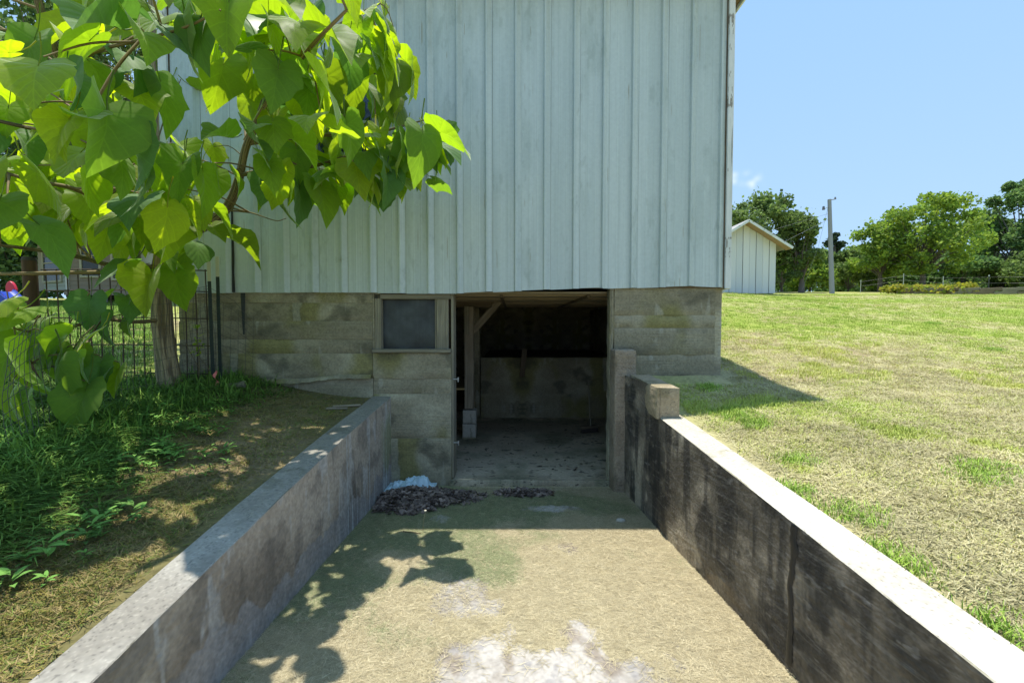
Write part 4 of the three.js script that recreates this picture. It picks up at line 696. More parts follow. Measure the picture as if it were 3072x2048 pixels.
// ---------------------------------------------------------------- litter on the ramp and bank
{
  const r = rng(9), dead = (() => { const g = grid(4, 6, (a, b) => { const w = 0.55 * Math.sin(Math.PI * Math.pow(b, 0.8)) * (1 + 0.2 * Math.sin(b * 17)) + 0.02, x = (a - 0.5) * w; return [x, 0.9 * x * x + 0.25 * (b - 0.5) * (b - 0.5) + 0.03 * Math.sin(b * 9 + a * 5), b - 0.5, a, b]; }); return g; })();
  const leafRows = [], deadCol = () => col(mix3([0.1, 0.075, 0.06], [0.3, 0.23, 0.19], Math.pow(r(), 1.5)), 0.8 + 0.5 * r());
  const heap = (cx, cz, rx, rz, h, n, rows) => { for (let i = 0; i < n; i++) { const a = r() * 6.28, q = Math.pow(r(), 0.6), x = cx + Math.cos(a) * q * rx, z = cz + Math.sin(a) * q * rz; if (x < FACE_L + 0.03 || z < 0.03 || (x > -1.5 && x < -0.65 && z < 0.03)) continue; rows.push([V(x, rampY(z) + 0.01 + h * (1 - q) * (0.5 + 0.5 * r()), z), Q((r() - 0.5) * 1.3, r() * 6.28, (r() - 0.5) * 1.3), lerp(0.05, 0.11, r()), deadCol()]); } };
  heap(-0.98, 0.48, 0.42, 0.42, 0.1, 900, leafRows); heap(-0.62, 0.42, 0.36, 0.22, 0.03, 260, leafRows);
  scatter('leaf_pile', dead, strawMat, leafRows, 'heap of brown dead leaves in the corner by the concrete pier', 'leaf pile');
  const rows2 = []; heap(0.12, 0.3, 0.3, 0.12, 0.03, 240, rows2);
  scatter('dead_leaves', dead, strawMat, rows2, 'small drift of dead leaves in front of the doorway', 'leaves');
  const rows3 = []; for (let i = 0; i < 60; i++) { const x = lerp(-0.55, 1.0, r()), z = -lerp(0.3, 3.0, r()); rows3.push([V(x, -0.012, z), Q((r() - 0.5) * 0.5, r() * 6.28, (r() - 0.5) * 0.3), V(0.015 + 0.04 * r(), 0.03, 0.03 + 0.05 * r()), col([0.06, 0.045, 0.035], 0.6 + r())]); }
  scatter('floor_litter', dead, strawMat, rows3, 'scraps of leaves and twigs on the basement floor', 'litter');
  // crumpled blue plastic
  const bag = grid(90, 56, (a, b) => { const x = (a - 0.5) * 0.5, z = (0.5 - b) * 0.26, q = Math.hypot(x / 0.24, z / 0.12) + 0.6 * (fbm(x * 14 + 2, z * 14, 3) - 0.5), e = smooth(1, 0.5, q), rid = (f, o) => Math.pow(1 - Math.abs(2 * fbm(x * f + o + 0.3 * fbm(x * 20, z * 20, 2), z * f * 1.4 + o, 2) - 1), 2); return [x + 0.012 * fbm(x * 30, z * 30 + 4, 2), e * (0.012 + 0.07 * fbm(x * 9 + 5, z * 9, 2) + 0.035 * rid(15, 3) + 0.014 * rid(34, 1)) - 0.02, z + 0.012 * fbm(x * 30 + 9, z * 30, 2), a, b]; });
  const bagMesh = single('plastic_bag', bag, new THREE.MeshPhysicalMaterial({ color: rgb(0.5, 0.68, 0.76), roughness: 0.4, clearcoat: 0.3, side: THREE.DoubleSide }), 'crumpled light blue plastic bag on the dead leaves', 'bag'); bagMesh.position.set(-1.05, rampY(0.14) + 0.07, 0.2);
  // dried weed stalk, stick, stone on the ramp
  const w0 = at(1268, 1592, 3.62), stalk = thing('dried_weed', V(w0.x, rampY(w0.z), w0.z), 'thin dried weed with a pale head rising at the edge of the shadow', 'weed');
  part(stalk, 'stem', tube(bend([V(0, -0.01, 0), V(0.008, 0.08, 0.005), V(0.022, 0.17, 0)], 4), 0.0018, 5), std([0.42, 0.34, 0.18], 0.9)); part(stalk, 'head', new THREE.IcosahedronGeometry(0.009, 1).scale(1.2, 0.8, 1.2).translate(0.022, 0.172, 0), std([0.6, 0.55, 0.42], 1));
  single('stick', tube(bend([at(1208, 1588, 3.6), at(1235, 1592, 3.58), at(1262, 1600, 3.56)].map((q) => q.setY(rampY(q.z) + 0.012)), 4), 0.004, 6), twigMat, 'short pale bent stick lying beside the dried weed', 'stick');
  const rock = new THREE.DodecahedronGeometry(0.032, 1); rock.scale(1.3, 0.6, 0.9); const rk = single('stone', rock, std([0.42, 0.4, 0.34], 0.95), 'small grey stone at the foot of the black-stained wall', 'stone'); rk.position.set(0.93, rampY(1.03) + 0.012, 1.03);
  // scraps on the bank
  const onBank = (px, py, d) => { const q = at(px, py, d); q.y = ground(q.x, q.z); return q; };
  [[1040, 1200, 4.45, 0.26, 0.3, 'longer weathered scrap board lying on the bank beside the barn'], [1010, 1210, 4.35, 0.2, 0.05, 'shorter weathered scrap board lying nearer the tree']].forEach(([px, py, d, l, a, lab], i) => { const q = onBank(px, py, d), b = single('scrap_board', woodBox(l, 0.014, 0.05, 0, 0, 0), woodMat, lab, 'board', 'scrap boards on the bank'); b.position.copy(q).add(V(0, 0.012, 0)); b.rotation.y = a; });
  const fl = onBank(648, 1180, 4.4), ribbon = single('marker_ribbon', grid(3, 12, (a, b) => [0.022 * (a - 0.5) + 0.012 * Math.sin(b * 7), b * 0.16, 0.014 * Math.sin(b * 11 + a * 2), a, b]), std([0.75, 0.2, 0.17], 0.7, { side: THREE.DoubleSide }), 'short pink plastic ribbon tied at the foot of the steel posts', 'ribbon'); ribbon.position.copy(fl);
  const rk2 = onBank(705, 1178, 4.45), slabStone = single('flat_stone', roughBox(0.2, 0.05, 0.12, 8, 4, 6, 0.014), std([0.5, 0.47, 0.4], 0.95, { map: topTexture }), 'flat pale stone lying in the weeds beside the foundation', 'stone'); slabStone.position.copy(rk2).add(V(0, 0.02, 0)); slabStone.rotation.set(0.15, 0.4, 0.1);
  // sapling at the steel posts
  const sp = onBank(595, 1160, 4.5), sap = thing('sapling', sp, 'spindly leafy sapling against the concrete by the steel posts', 'sapling'), lr = [];
  part(sap, 'stem', mergeGeometries([tube(bend([V(0, -0.02, 0), V(0.02, 0.25, 0.01), V(-0.01, 0.55, 0)], 4), 0.004, 5), tube(bend([V(0.01, 0.15, 0), V(-0.08, 0.32, 0), V(-0.1, 0.4, 0.02)], 4), 0.003, 5), tube(bend([V(0.02, 0.25, 0), V(0.1, 0.15, 0), V(0.14, 0.05, 0)], 4), 0.003, 5)]), twigMat);
  for (let i = 0; i < 26; i++) { const t = 0.45 + 0.55 * r(); part(sap, 'leaf', dead, i % 2 ? leafMats[2] : leafMats[0]).position.set((r() - 0.5) * 0.1, 0.6 * t, (r() - 0.5) * 0.08); const l = sap.children[sap.children.length - 1]; l.scale.setScalar(0.05); l.rotation.set((r() - 0.5) * 2, r() * 6, (r() - 0.5) * 2); }
  // push broom inside
  const bp = V(1.22, -0.012, -2.15), broom = thing('push_broom', bp, 'push broom leaning inside the doorway', 'broom');
  part(broom, 'handle', tube([V(0, 0.09, 0), V(0.1, 0.78, -0.25)], 0.012, 8), greyWoodMat); part(broom, 'head', woodBox(0.3, 0.04, 0.07, -0.02, 0.085, 0.0), darkWoodMat); part(broom, 'bristles', roughBox(0.29, 0.07, 0.065, 20, 3, 6, 0.006).translate(-0.02, 0.032, 0), std([0.05, 0.04, 0.035], 1)); broom.rotation.y = 0.35;
}

// ---------------------------------------------------------------- trees in the distance
const treeLeafMat = new THREE.MeshPhysicalMaterial({ color: 0xffffff, vertexColors: true, roughness: 1, transmission: 0.5, thickness: 0, specularIntensity: 0.4, side: THREE.DoubleSide });
const farBark = std([0.14, 0.115, 0.095], 0.95);
function crownGeometry(r, blobs, n, size, tints) { // leaf clumps through the outer volume of the blobs
  const P = [], N = [], C = [], I = [];
  for (let i = 0; i < n; i++) {
    const b = blobs[Math.floor(r() * blobs.length)], dir = V(r() - 0.5, r() - 0.5, r() - 0.5).normalize(), q = Math.pow(r(), 0.42) * (r() < 0.18 ? 1 + 0.55 * r() : 1), c = V(b[0] + dir.x * b[3] * q, b[1] + dir.y * b[4] * q, b[2] + dir.z * b[3] * q);
    const a = V(r() - 0.5, r() - 0.5, r() - 0.5).normalize(), e = a.clone().cross(V(r() - 0.5, r() - 0.5, r() - 0.5)).normalize(), f = a.clone().cross(e), s = size * (0.55 + 0.9 * r()), k = P.length / 3;
    const t = tints[Math.floor(r() * tints.length)], m = (0.75 + 0.5 * r()) * (b[5] ?? 1);
    for (const [x, y] of [[-0.5, -0.1], [0.05, -0.6], [0.55, 0.05], [-0.05, 0.5]]) { const p = c.clone().addScaledVector(e, x * s).addScaledVector(f, y * s * 0.8); P.push(p.x, p.y, p.z); C.push(t[0] * m, t[1] * m, t[2] * m); }
    I.push(k, k + 1, k + 2, k, k + 2, k + 3);
  }
  const g = new THREE.BufferGeometry(); g.setAttribute('position', new THREE.Float32BufferAttribute(P, 3)); g.setAttribute('color', new THREE.Float32BufferAttribute(C, 3)); g.setAttribute('uv', new THREE.Float32BufferAttribute(new Float32Array((P.length / 3) * 2), 2)); g.setIndex(I);
  return g;
}
const GREENS = { oak: [[0.12, 0.19, 0.045], [0.15, 0.23, 0.05], [0.19, 0.27, 0.07]], bright: [[0.24, 0.36, 0.04], [0.32, 0.43, 0.05], [0.18, 0.3, 0.04]], dark: [[0.1, 0.19, 0.055], [0.14, 0.25, 0.06], [0.2, 0.31, 0.08]], pine: [[0.05, 0.085, 0.03], [0.04, 0.07, 0.03]], yellow: [[0.36, 0.36, 0.03], [0.25, 0.32, 0.04], [0.45, 0.4, 0.05]] };
function farTree(name, p, h, w, { seed, base = 0.3, blobs = 22, n = 5200, size = 0.34, tint = 'oak', trunk = 0.035, label, group, category = 'tree', lean = 0, flat = 0.5, taper = 0, pad = 1 }) {
  const r = rng(seed), t = thing(name, V(p.x, ground(p.x, p.z) - 0.05, p.z), label, category, group), B = [], limbs = [];
  const fork = h * base * 1.05, tr = h * trunk;
  for (let i = 0; i < blobs; i++) { const a = r() * 6.28, k = Math.pow(r(), 0.55), y = lerp(base, 0.93, Math.pow(r(), 0.85)), prof = Math.sin(Math.PI * clamp(0.12 + 0.8 * ((y - base) / (1 - base)))) * (1 - taper) + taper * (1 - (y - base) / (1 - base)), rad = (w / 2) * k * prof; const br = w * pad * lerp(0.1, 0.19, r()) * (0.65 + 0.35 * prof); B.push([Math.cos(a) * rad + lean * y * h, y * h, Math.sin(a) * rad, br * 1.1, br * (0.45 + flat), 0.85 + 0.3 * r()]); }
  for (const b of B) { const e = V(b[0], b[1] - b[4] * 0.2, b[2]), s0 = V(lean * fork * 0.5, Math.min(fork * (0.85 + 0.5 * r()), b[1] * 0.9), 0); limbs.push(tube(bend([s0, s0.clone().lerp(e, 0.5).add(V((r() - 0.5) * 0.4, h * 0.03, (r() - 0.5) * 0.4)), e], 3), [tr * 0.26, tr * 0.23, tr * 0.2, tr * 0.16, tr * 0.12, tr * 0.08, tr * 0.04], 5)); }
  const top = V(lean * h * 0.7, h * (taper ? 0.95 : 0.72), 0);
  part(t, 'trunk', tube(bend([V(0, -0.3, 0), V(lean * 0.2, fork * 0.6, 0), V(lean * fork, fork, 0), top], 3), [tr * 1.35, tr * 1.1, tr, tr * 0.95, tr * 0.9, tr * 0.82, tr * 0.7, tr * 0.55, tr * 0.4, tr * 0.2].slice(0, 10), 9, { rough: 0.1, seed }), farBark);
  if (limbs.length) part(t, 'limbs', mergeGeometries(limbs), farBark);
  part(t, 'crown', crownGeometry(r, B, Math.round(n * 2), size * 0.66, GREENS[tint]), treeLeafMat);
  return t;
}
{
  const E = 'trees along the far edge of the lawn', G = (px, d) => at(px, 870, d);
  farTree('oak_tree', G(2270, 38), 8.0, 8.2, { seed: 101, base: 0.16, blobs: 70, n: 8500, size: 0.36, tint: 'oak', pad: 0.7, trunk: 0.028, label: 'rounded dark oak rising behind the white shed', group: E });
  farTree('slender_tree', G(2405, 36), 6.3, 3.4, { seed: 102, base: 0.15, blobs: 34, n: 3600, size: 0.32, tint: 'oak', flat: 0.3, pad: 0.8, label: 'slender tree with layered crown between shed and utility pole', group: E });
  farTree('pine_tree', G(2502, 58), 8.2, 3.6, { seed: 103, base: 0.35, blobs: 18, n: 3000, size: 0.45, tint: 'pine', taper: 0.8, label: 'dark narrow pine right behind the utility pole', group: E });
  farTree('lawn_tree', G(2640, 39), 6.1, 6.0, { seed: 104, base: 0.24, blobs: 44, n: 3400, size: 0.3, tint: 'bright', flat: 0.4, pad: 0.66, trunk: 0.03, label: 'smaller bright green tree with straight trunk at the lawn edge', group: E });
  farTree('lawn_tree', G(2768, 37), 7.9, 9.2, { seed: 105, base: 0.2, blobs: 84, n: 6600, size: 0.32, tint: 'bright', flat: 0.38, pad: 0.56, trunk: 0.026, label: 'largest bright spreading tree with forked bare limbs at the lawn edge', group: E });
  farTree('dark_tree', G(3075, 44), 11.5, 7.5, { seed: 106, base: 0.06, blobs: 52, n: 7500, size: 0.4, tint: 'dark', pad: 0.75, label: 'tall dark tree at the far right end of the lawn', group: E });
  farTree('dark_tree', G(2950, 48), 7.6, 7.5, { seed: 107, base: 0.06, blobs: 40, n: 6000, size: 0.4, tint: 'dark', pad: 0.75, label: 'dense dark tree behind the yellow bedding plants', group: E });
  [['low dark bush beside the shed wall', 2345, 40, 4.6, 3.2, 'dark'], ['light green bush left of the utility pole', 2430, 42, 3.6, 4.2, 'bright'], ['rounded bush just right of the utility pole', 2545, 44, 3.9, 4.6, 'oak'], ['pale bush between the pole and the straight-trunked tree', 2585, 46, 4.6, 4.4, 'bright'], ['bush behind the gap between the two lawn trees', 2700, 47, 4.4, 5.4, 'dark'], ['bush behind the spreading tree', 2800, 46, 4.2, 5.4, 'dark'], ['bush with glossy leaves behind the fence wires', 2885, 43, 3.4, 5.2, 'dark'], ['bush at the edge of the far right tree', 3010, 42, 3.0, 4.4, 'oak'], ['large bush filling the gap behind the oak', 2310, 46, 5.2, 6.5, 'dark'], ['bush in the hollow behind the slender tree', 2400, 47, 4.6, 5.5, 'dark'], ['bush far behind the pine', 2490, 52, 4.4, 6.5, 'dark'], ['bush behind the straight-trunked tree', 2630, 50, 4.6, 6.5, 'dark'], ['bush behind the dark far-right trees', 3110, 40, 3.4, 5.4, 'oak']]
    .forEach(([label, px, d, h, w, tint], i) => farTree('bush', G(px, d), h, w, { seed: 200 + i, base: 0.06, blobs: 14, n: 2300, size: 0.36, tint, label, group: 'bushes behind the lawn', category: 'bush', trunk: 0.03, flat: 0.6 }));
  // far wood that closes the view behind them
  const r = rng(333), B = []; for (let i = 0; i < 150; i++) { const x = lerp(8, 120, r()), z = -lerp(58, 75, r()), b = lerp(1.6, 3, r()); B.push([x, ground(x, z) + lerp(0.6, 5.2, r()), z, b, b, 0.8 + 0.4 * r()]); }
  single('distant_wood', crownGeometry(r, B, 12000, 0.8, GREENS.dark), treeLeafMat, 'distant green wood closing the view behind the lawn trees', 'wood', null, 'stuff');
  // west side: tall dark trees behind the yard
  const WG = 'tall trees behind the neighbouring house';
  [[60, 27, 16, 11, 'tall dark tree furthest from the barn behind the house'], [230, 24, 17, 10, 'tall dark tree seen through the leaf gaps above the house roof'], [400, 26, 18, 10, 'tall dark tree nearest the barn corner'], [-150, 25, 15, 10, 'tall dark tree at the outer edge behind the play slide'], [320, 34, 15, 14, 'broad tree further back between the tall dark ones'], [120, 36, 14, 14, 'broad tree further back above the play slide']]
    .forEach(([px, d, h, w, label], i) => farTree('shade_tree', at(px, 900, d), h, w, { seed: 300 + i, base: 0.05, blobs: 40, n: 8500, size: 0.3, tint: i % 2 ? 'dark' : 'oak', label, group: WG, trunk: 0.022 }));
  [[-120, 19, 3.6, 5, 'hedge-like bush behind the play slide at the edge of the yard'], [60, 21, 4.2, 6, 'bush filling the gap left of the house'], [470, 19, 3.4, 4.5, 'bush between the house and the barn corner'], [-380, 17, 4, 6, 'bush at the outer edge of the yard']].forEach(([px, d, h, w, label], i) => farTree('yard_bush', at(px, 900, d), h, w, { seed: 400 + i, base: 0.06, blobs: 18, n: 2600, size: 0.26, tint: 'dark', label, group: 'bushes around the yard', category: 'bush', trunk: 0.03, flat: 0.6 }));
  // slim grey trunk beside the barn corner
  const sp = at(470, 900, 7.2), slim = thing('slim_tree', V(sp.x, ground(sp.x, sp.z), sp.z), 'slim grey trunk standing just off the barn corner', 'tree'), so = slim.position;
  part(slim, 'trunk', tube(bend([V(0.05, -0.2, 0), at(474, 600, 7.2).sub(so), at(466, 250, 7.15).sub(so), at(452, 0, 7.1).sub(so), at(446, -400, 7.1).sub(so)], 5), Array.from({ length: 21 }, (_, i) => 0.052 - 0.0009 * i), 9, { uvs: [1, 0.5], rough: 0.08 }), std([0.8, 0.85, 0.75], 0.95, { map: barkTexture }));
  part(slim, 'crown', crownGeometry(rng(70), [[0, 7.2, 0, 0.9, 0.7], [0.5, 7.7, 0.3, 0.8, 0.7], [-0.6, 7.9, -0.2, 0.9, 0.8], [0, 8.6, 0, 0.9, 0.8]], 1500, 0.16, GREENS.oak), treeLeafMat);
}

// ---------------------------------------------------------------- shed, pole, fence and bed across the lawn
{
  const d = 19, b0 = at(2128, 863, d), b1 = at(2326, 862, d), w = b1.x - b0.x, gy = (x) => ground(x, b0.z);
  const shed = thing('shed', V((b0.x + b1.x) / 2, Math.min(gy(b0.x), gy(b1.x)) - 0.04, b0.z), 'small white board shed with gable roof on the rise of the lawn', 'shed'), wallH = 2.14, ridge = 2.98, n = 10;
  const shedMats = [[0.64, 0.66, 0.65], [0.6, 0.625, 0.625], [0.67, 0.685, 0.67]].map((c) => std(c, 0.75));
  const yTop = (x) => lerp(ridge - 0.03, wallH, Math.abs(x) / (w / 2));
  for (let i = 0; i < n; i++) { const x0 = -w / 2 + (w * i) / n + 0.009, x1 = -w / 2 + (w * (i + 1)) / n - 0.009, s = new THREE.Shape([new THREE.Vector2(x0, 0.1), new THREE.Vector2(x1, 0.1), new THREE.Vector2(x1, yTop(x1)), ...(x0 < 0 && x1 > 0 ? [new THREE.Vector2(0, yTop(0))] : []), new THREE.Vector2(x0, yTop(x0))]); part(shed, 'board', new THREE.ExtrudeGeometry(s, { depth: 0.03, bevelEnabled: false }).translate(0, 0, -0.03 + 0.02 * (i % 2)), shedMats[i % 3]); }
  part(shed, 'wall', box(w - 0.02, wallH - 0.1, 2.8, 0, (wallH + 0.1) / 2, -1.47), std([0.2, 0.2, 0.2], 0.9));
  part(shed, 'foundation', box(w - 0.06, 0.24, 2.7, 0, 0.0, -1.43), concreteMat);
  const ov = 0.42, ang = Math.atan2(ridge - wallH, w / 2), len = (w / 2 + ov) / Math.cos(ang);
  for (const s of [-1, 1]) { const g = box(len, 0.05, 3.5, 0, 0, 0); g.rotateZ(-s * ang); g.translate((s * (w / 2 + ov)) / 2, ridge + 0.05 - ((w / 2 + ov) / 2) * Math.tan(ang), -1.3); const rp = part(shed, 'roof', g, std([0.32, 0.31, 0.3], 0.8)); const f = box(len + 0.02, 0.1, 0.03, 0, 0, 0); f.rotateZ(-s * ang); f.translate((s * (w / 2 + ov)) / 2, ridge + 0.02 - ((w / 2 + ov) / 2) * Math.tan(ang), 0.46); part(rp, 'barge_board', f, paintMat); const so = box(len - 0.03, 0.02, 0.42, 0, 0, 0); so.rotateZ(-s * ang); so.translate((s * (w / 2 + ov)) / 2, ridge - 0.012 - ((w / 2 + ov) / 2) * Math.tan(ang), 0.22); part(rp, 'soffit', so, std([0.35, 0.24, 0.15], 0.9)); }

  const pb = at(2497, 876, 33), pt = at(2489, 598, 33), pole = thing('utility_pole', V(pb.x, ground(pb.x, pb.z) - 0.2, pb.z), 'grey wooden utility pole at the far side of the lawn', 'pole'), po = pole.position, H = pt.y - po.y, lx = pt.x - pb.x;
  part(pole, 'shaft', tube([V(0, 0, 0), V(lx / 2, H / 2, 0), V(lx, H, 0)], [0.17, 0.145, 0.12], 12, { uvs: [1, 0.2] }), std([0.29, 0.3, 0.31], 0.9));
  part(pole, 'arm', tube([V(lx, H - 0.06, 0.02), V(lx + 0.42, H + 0.02, 0.02)], 0.03, 6), std([0.2, 0.2, 0.2], 0.6)); part(pole, 'arm', tube([V(lx, H - 0.5, 0.02), V(lx - 0.5, H - 0.75, 0.02)], 0.02, 6), std([0.2, 0.2, 0.2], 0.6));
  part(pole, 'insulator', new THREE.CylinderGeometry(0.07, 0.1, 0.24, 10).translate(lx - 0.42, H - 0.62, 0.02), std([0.12, 0.12, 0.12], 0.4)); part(pole, 'insulator', new THREE.CylinderGeometry(0.05, 0.07, 0.16, 10).translate(lx + 0.4, H + 0.08, 0.02), std([0.2, 0.2, 0.2], 0.4));
  const top = V(po.x + lx, po.y + H, po.z), guy = at(2455, 742, 33);
  part(pole, 'guy_wire', tube([V(lx - 0.1, H - 0.6, 0), guy.clone().sub(po), V(-2.2, 0.4, 0)], 0.009, 4), wireMat);
  [[[2100, 730, 30], 0.5, 'overhead wire running from the pole towards the oak'], [[2000, 870, 20], 0.9, 'lower wire running from the pole towards the shed']].forEach(([q, drop, label], i) => { const e = at(...q), s = top.clone().add(V(0, -0.5 - drop, 0)); single('overhead_wire', tube([s, s.clone().lerp(e, 0.5).add(V(0, -0.25, 0)), e], 0.008, 4), wireMat, label, 'wire', 'overhead wires'); });

  const FG = 'posts of the far wire fence', fl = [];
  [[2582, 36, 0.9, 'pale'], [2710, 34, 1.35, 'pale'], [2829, 33, 1.15, 'pale'], [2966, 27, 1.1, 'dark'], [3120, 26, 1.1, 'dark']].forEach(([px, d2, h, c], i) => {
    const p = at(px, 875, d2), t = thing('fence_stake', V(p.x, ground(p.x, p.z), p.z), ['short pale stake between the pole and the straight-trunked tree', 'tallest pale stake between the two lawn trees', 'pale stake in front of the yellow bedding plants', 'dark stake standing against the timber bed edge', 'dark stake beyond the end of the timber bed'][i], 'stake', FG);
    part(t, 'shaft', tube([V(0, -0.1, 0), V(0.01, h, 0)], 0.028, 6), std(c === 'pale' ? [0.5, 0.52, 0.46] : [0.05, 0.055, 0.05], 0.7)); part(t, 'tip', tube([V(0.01, h, 0), V(0.01, h + 0.09, 0)], 0.03, 6), std([0.6, 0.62, 0.58], 0.6)); fl.push(V(p.x, ground(p.x, p.z) + h, p.z));
  });
  [0.05, 0.4].forEach((dy, i) => single('fence_wire', tube(fl.map((p) => p.clone().add(V(0, -dy, 0.03))), 0.008, 4), wireMat, ['upper strand of the far wire fence', 'lower strand of the far wire fence'][i], 'wire', 'strands of the far wire fence'));
  // timber bed edge, stepped, with yellow plants behind
  const A = at(2692, 880, 31), Bq = at(3160, 880, 24.5), bed = thing('raised_bed', V((A.x + Bq.x) / 2, 0, (A.z + Bq.z) / 2), 'long low bed edged with weathered grey timbers at the end of the lawn', 'garden bed'), bo = bed.position, N = 7;
  for (let row = 0; row < 2; row++) for (let i = 0; i < N; i++) { const a = A.clone().lerp(Bq, (i + row * 0.35) / (N + 0.35)), c = A.clone().lerp(Bq, (i + 0.985 + row * 0.35) / (N + 0.35)), l = Math.hypot(c.x - a.x, c.z - a.z), m = a.clone().add(c).multiplyScalar(0.5), g = woodBox(l, 0.19, 0.18, 0, 0, 0, 0.015); g.rotateY(-Math.atan2(c.z - a.z, c.x - a.x)); const gyy = Math.max(ground(m.x, m.z), 0); part(bed, 'timber', g.translate(m.x - bo.x, gyy + 0.13 + row * 0.2 - bo.y, m.z - bo.z), i % 2 ? greyWoodMat : std([0.6, 0.58, 0.54], 0.9, { map: woodTexture })); }
  const r = rng(21);
  for (let i = 0; i < 9; i++) { const q = A.clone().lerp(Bq, 0.03 + i * 0.068); q.z -= 0.8; const t = thing('bedding_plant', V(q.x, ground(q.x, q.z) + 0.3, q.z), ['first', 'second', 'third', 'fourth', 'fifth', 'sixth', 'seventh', 'eighth', 'ninth'][i] + ' yellow bedding plant from the pole along the timber bed', 'plant', 'yellow plants in the timber bed'), s = 0.28 + 0.1 * r() + (i === 8 ? 0.12 : 0); part(t, 'foliage', crownGeometry(r, [[0, 0.05, 0, 0.65, s], [0.3, 0.05, 0, 0.4, s * 0.8]], 420, 0.16, GREENS.yellow), treeLeafMat); part(t, 'stem', tube([V(0, -0.5, 0), V(0, 0.1, 0)], 0.02, 5), farBark); }
}

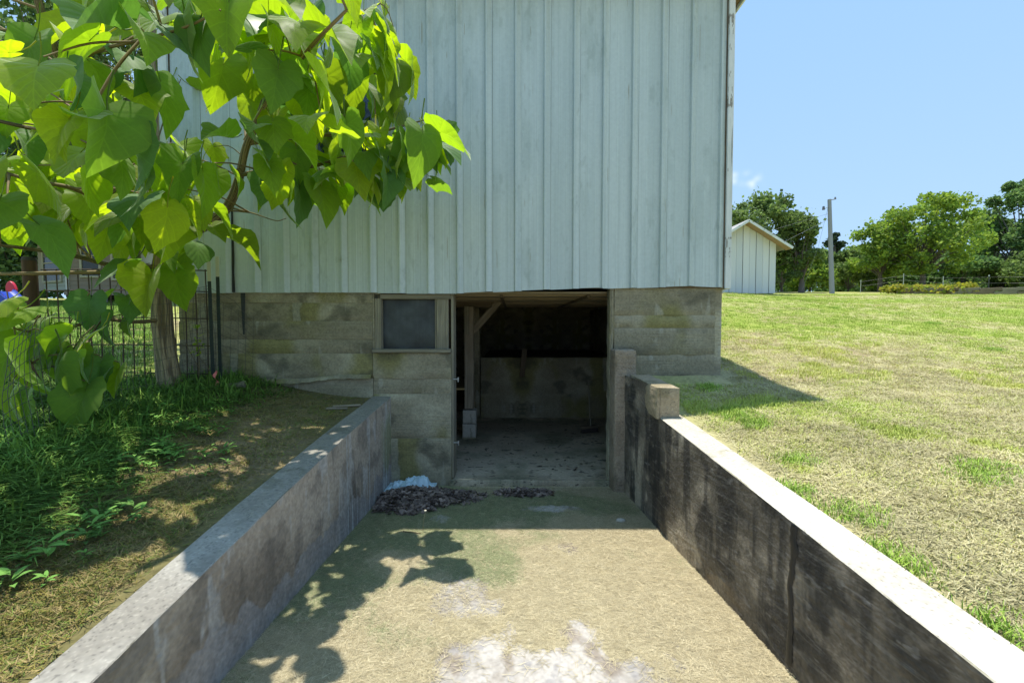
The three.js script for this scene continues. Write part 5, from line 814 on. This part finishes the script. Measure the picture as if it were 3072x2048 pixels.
// ---------------------------------------------------------------- neighbouring house, slide
{
  const c = at(204, 870, 13.2), gy = ground(c.x, c.z), house = thing('house', V(c.x, gy, c.z), 'tan lap-sided house on posts beyond the fence', 'house');
  const floorY = 0.42, topY = 2.0, siding = (w, h, col1) => { const rows = 12, gs = []; for (let i = 0; i < rows; i++) { const g = box(w, h / rows - 0.002, 0.02, w / 2, (i + 0.5) * (h / rows), 0, 0.002); g.rotateX(0); const p = g.attributes.position; for (let k = 0; k < p.count; k++) p.setZ(k, p.getZ(k) - 0.012 * ((p.getY(k) - i * (h / rows)) / (h / rows))); g.computeVertexNormals(); gs.push(g); } return mergeGeometries(gs); };
  const front = part(house, 'wall', siding(1.75, topY - floorY).translate(0, floorY, 0), std([0.21, 0.17, 0.12], 0.8)), sideG = siding(1.55, topY - floorY - 0.05); sideG.translate(-1.55, floorY, 0); const side = part(house, 'wall', sideG.rotateY(-0.5), std([0.3, 0.32, 0.26], 0.8), 'paler wall with wide window');
  part(house, 'corner_post', box(0.07, topY - floorY, 0.07, 0, (topY + floorY) / 2, 0.01), std([0.6, 0.6, 0.55], 0.7));
  part(house, 'wall', box(1.7, topY - 0.25, 0.08, 2.6, (topY + 0.2) / 2, -0.35), std([0.5, 0.5, 0.46], 0.7), 'white end wall');
  const glass = std([0.025, 0.03, 0.028], 0.25), fr = std([0.34, 0.32, 0.22], 0.7);
  const window = (x, y, w, h, rot) => { const g = new THREE.Group(); g.name = 'window'; house.add(g); g.rotation.y = rot; part(g, 'frame', mergeGeometries([box(w + 0.1, 0.06, 0.05, x, y + h / 2 + 0.02, 0.025), box(w + 0.1, 0.06, 0.05, x, y - h / 2 - 0.02, 0.025), box(0.06, h, 0.05, x - w / 2 - 0.02, y, 0.025), box(0.06, h, 0.05, x + w / 2 + 0.02, y, 0.025), box(w, 0.03, 0.03, x, y + 0.08, 0.03)]), fr); part(g, 'pane', new THREE.BoxGeometry(w, h, 0.01).translate(x, y, 0.018), glass); part(g, 'curtain', new THREE.BoxGeometry(w, h * 0.2, 0.006).translate(x, y + h * 0.38, 0.027), std([0.12, 0.125, 0.11], 0.9)); };
  window(0.62, 1.33, 0.46, 1.02, 0); window(1.42, 1.25, 0.42, 1.0, 0); window(-0.75, 1.15, 0.9, 0.9, -0.5);
  const rg = box(6.2, 0.06, 4.2, 0.4, 0, -1.4); rg.rotateX(0.16); part(house, 'roof', rg.translate(0.2, topY + 0.14, 0), std([0.3, 0.29, 0.27], 0.8)); part(house, 'eave_board', box(6.2, 0.1, 0.03, 0.6, topY + 0.0, 0.34), std([0.3, 0.27, 0.22], 0.8));
  for (const x of [0.05, 0.9, 1.7]) part(house, 'support_post', box(0.12, floorY + 0.1, 0.12, x, floorY / 2 - 0.05, -0.05), std([0.4, 0.42, 0.38], 0.8));
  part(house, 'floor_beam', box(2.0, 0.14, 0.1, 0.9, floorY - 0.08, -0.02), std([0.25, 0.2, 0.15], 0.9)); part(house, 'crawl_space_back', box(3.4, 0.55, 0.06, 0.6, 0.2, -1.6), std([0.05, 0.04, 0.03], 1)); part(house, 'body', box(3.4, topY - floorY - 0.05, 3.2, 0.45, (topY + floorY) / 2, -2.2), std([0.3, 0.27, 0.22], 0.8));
  house.rotation.y = 0.12;
  const s = at(28, 930, 10.5), slide = thing('play_slide', V(s.x, ground(s.x, s.z), s.z), 'red and blue plastic play slide on the grass', 'slide');
  const panel = (z) => { const sh = new THREE.Shape(); sh.moveTo(-0.3, 0); sh.lineTo(-0.12, 0); sh.lineTo(-0.08, 0.62); sh.quadraticCurveTo(-0.12, 0.78, -0.2, 0.8); sh.quadraticCurveTo(-0.3, 0.76, -0.28, 0.6); sh.closePath(); return new THREE.ExtrudeGeometry(sh, { depth: 0.05, bevelEnabled: true, bevelSize: 0.01, bevelThickness: 0.01, bevelSegments: 2 }).translate(0, 0, z); };
  part(slide, 'side_panel', panel(0.2), std([0.5, 0.02, 0.05], 0.4)); part(slide, 'side_panel', panel(-0.25), std([0.5, 0.02, 0.05], 0.4));
  part(slide, 'chute', grid(6, 16, (a, b) => { const z = lerp(-0.2, 0.2, a), x = -0.1 + b * 0.62, rim = 0.09 * Math.pow(Math.abs(a - 0.5) * 2, 6); return [x, 0.5 * Math.pow(1 - b, 1.25) + 0.05 + rim, z, a, b]; }), std([0.01, 0.05, 0.38], 0.35, { side: THREE.DoubleSide })); part(slide, 'chute_side', (() => { const sh = new THREE.Shape(); sh.moveTo(-0.1, 0.62); sh.quadraticCurveTo(0.2, 0.32, 0.54, 0.1); sh.lineTo(0.54, 0); sh.lineTo(0.3, 0); sh.quadraticCurveTo(0.05, 0.15, -0.1, 0.3); sh.closePath(); return new THREE.ExtrudeGeometry(sh, { depth: 0.03, bevelEnabled: false }).translate(0, 0, 0.2); })(), std([0.01, 0.05, 0.38], 0.35));
  for (const y of [0.18, 0.38]) part(slide, 'step', box(0.12, 0.04, 0.42, -0.22, y, 0), std([0.8, 0.25, 0.02], 0.4));
}

scene.traverse((o) => { if (o.isMesh) { o.castShadow = true; o.receiveShadow = true; } });
renderer.render(scene, camera);
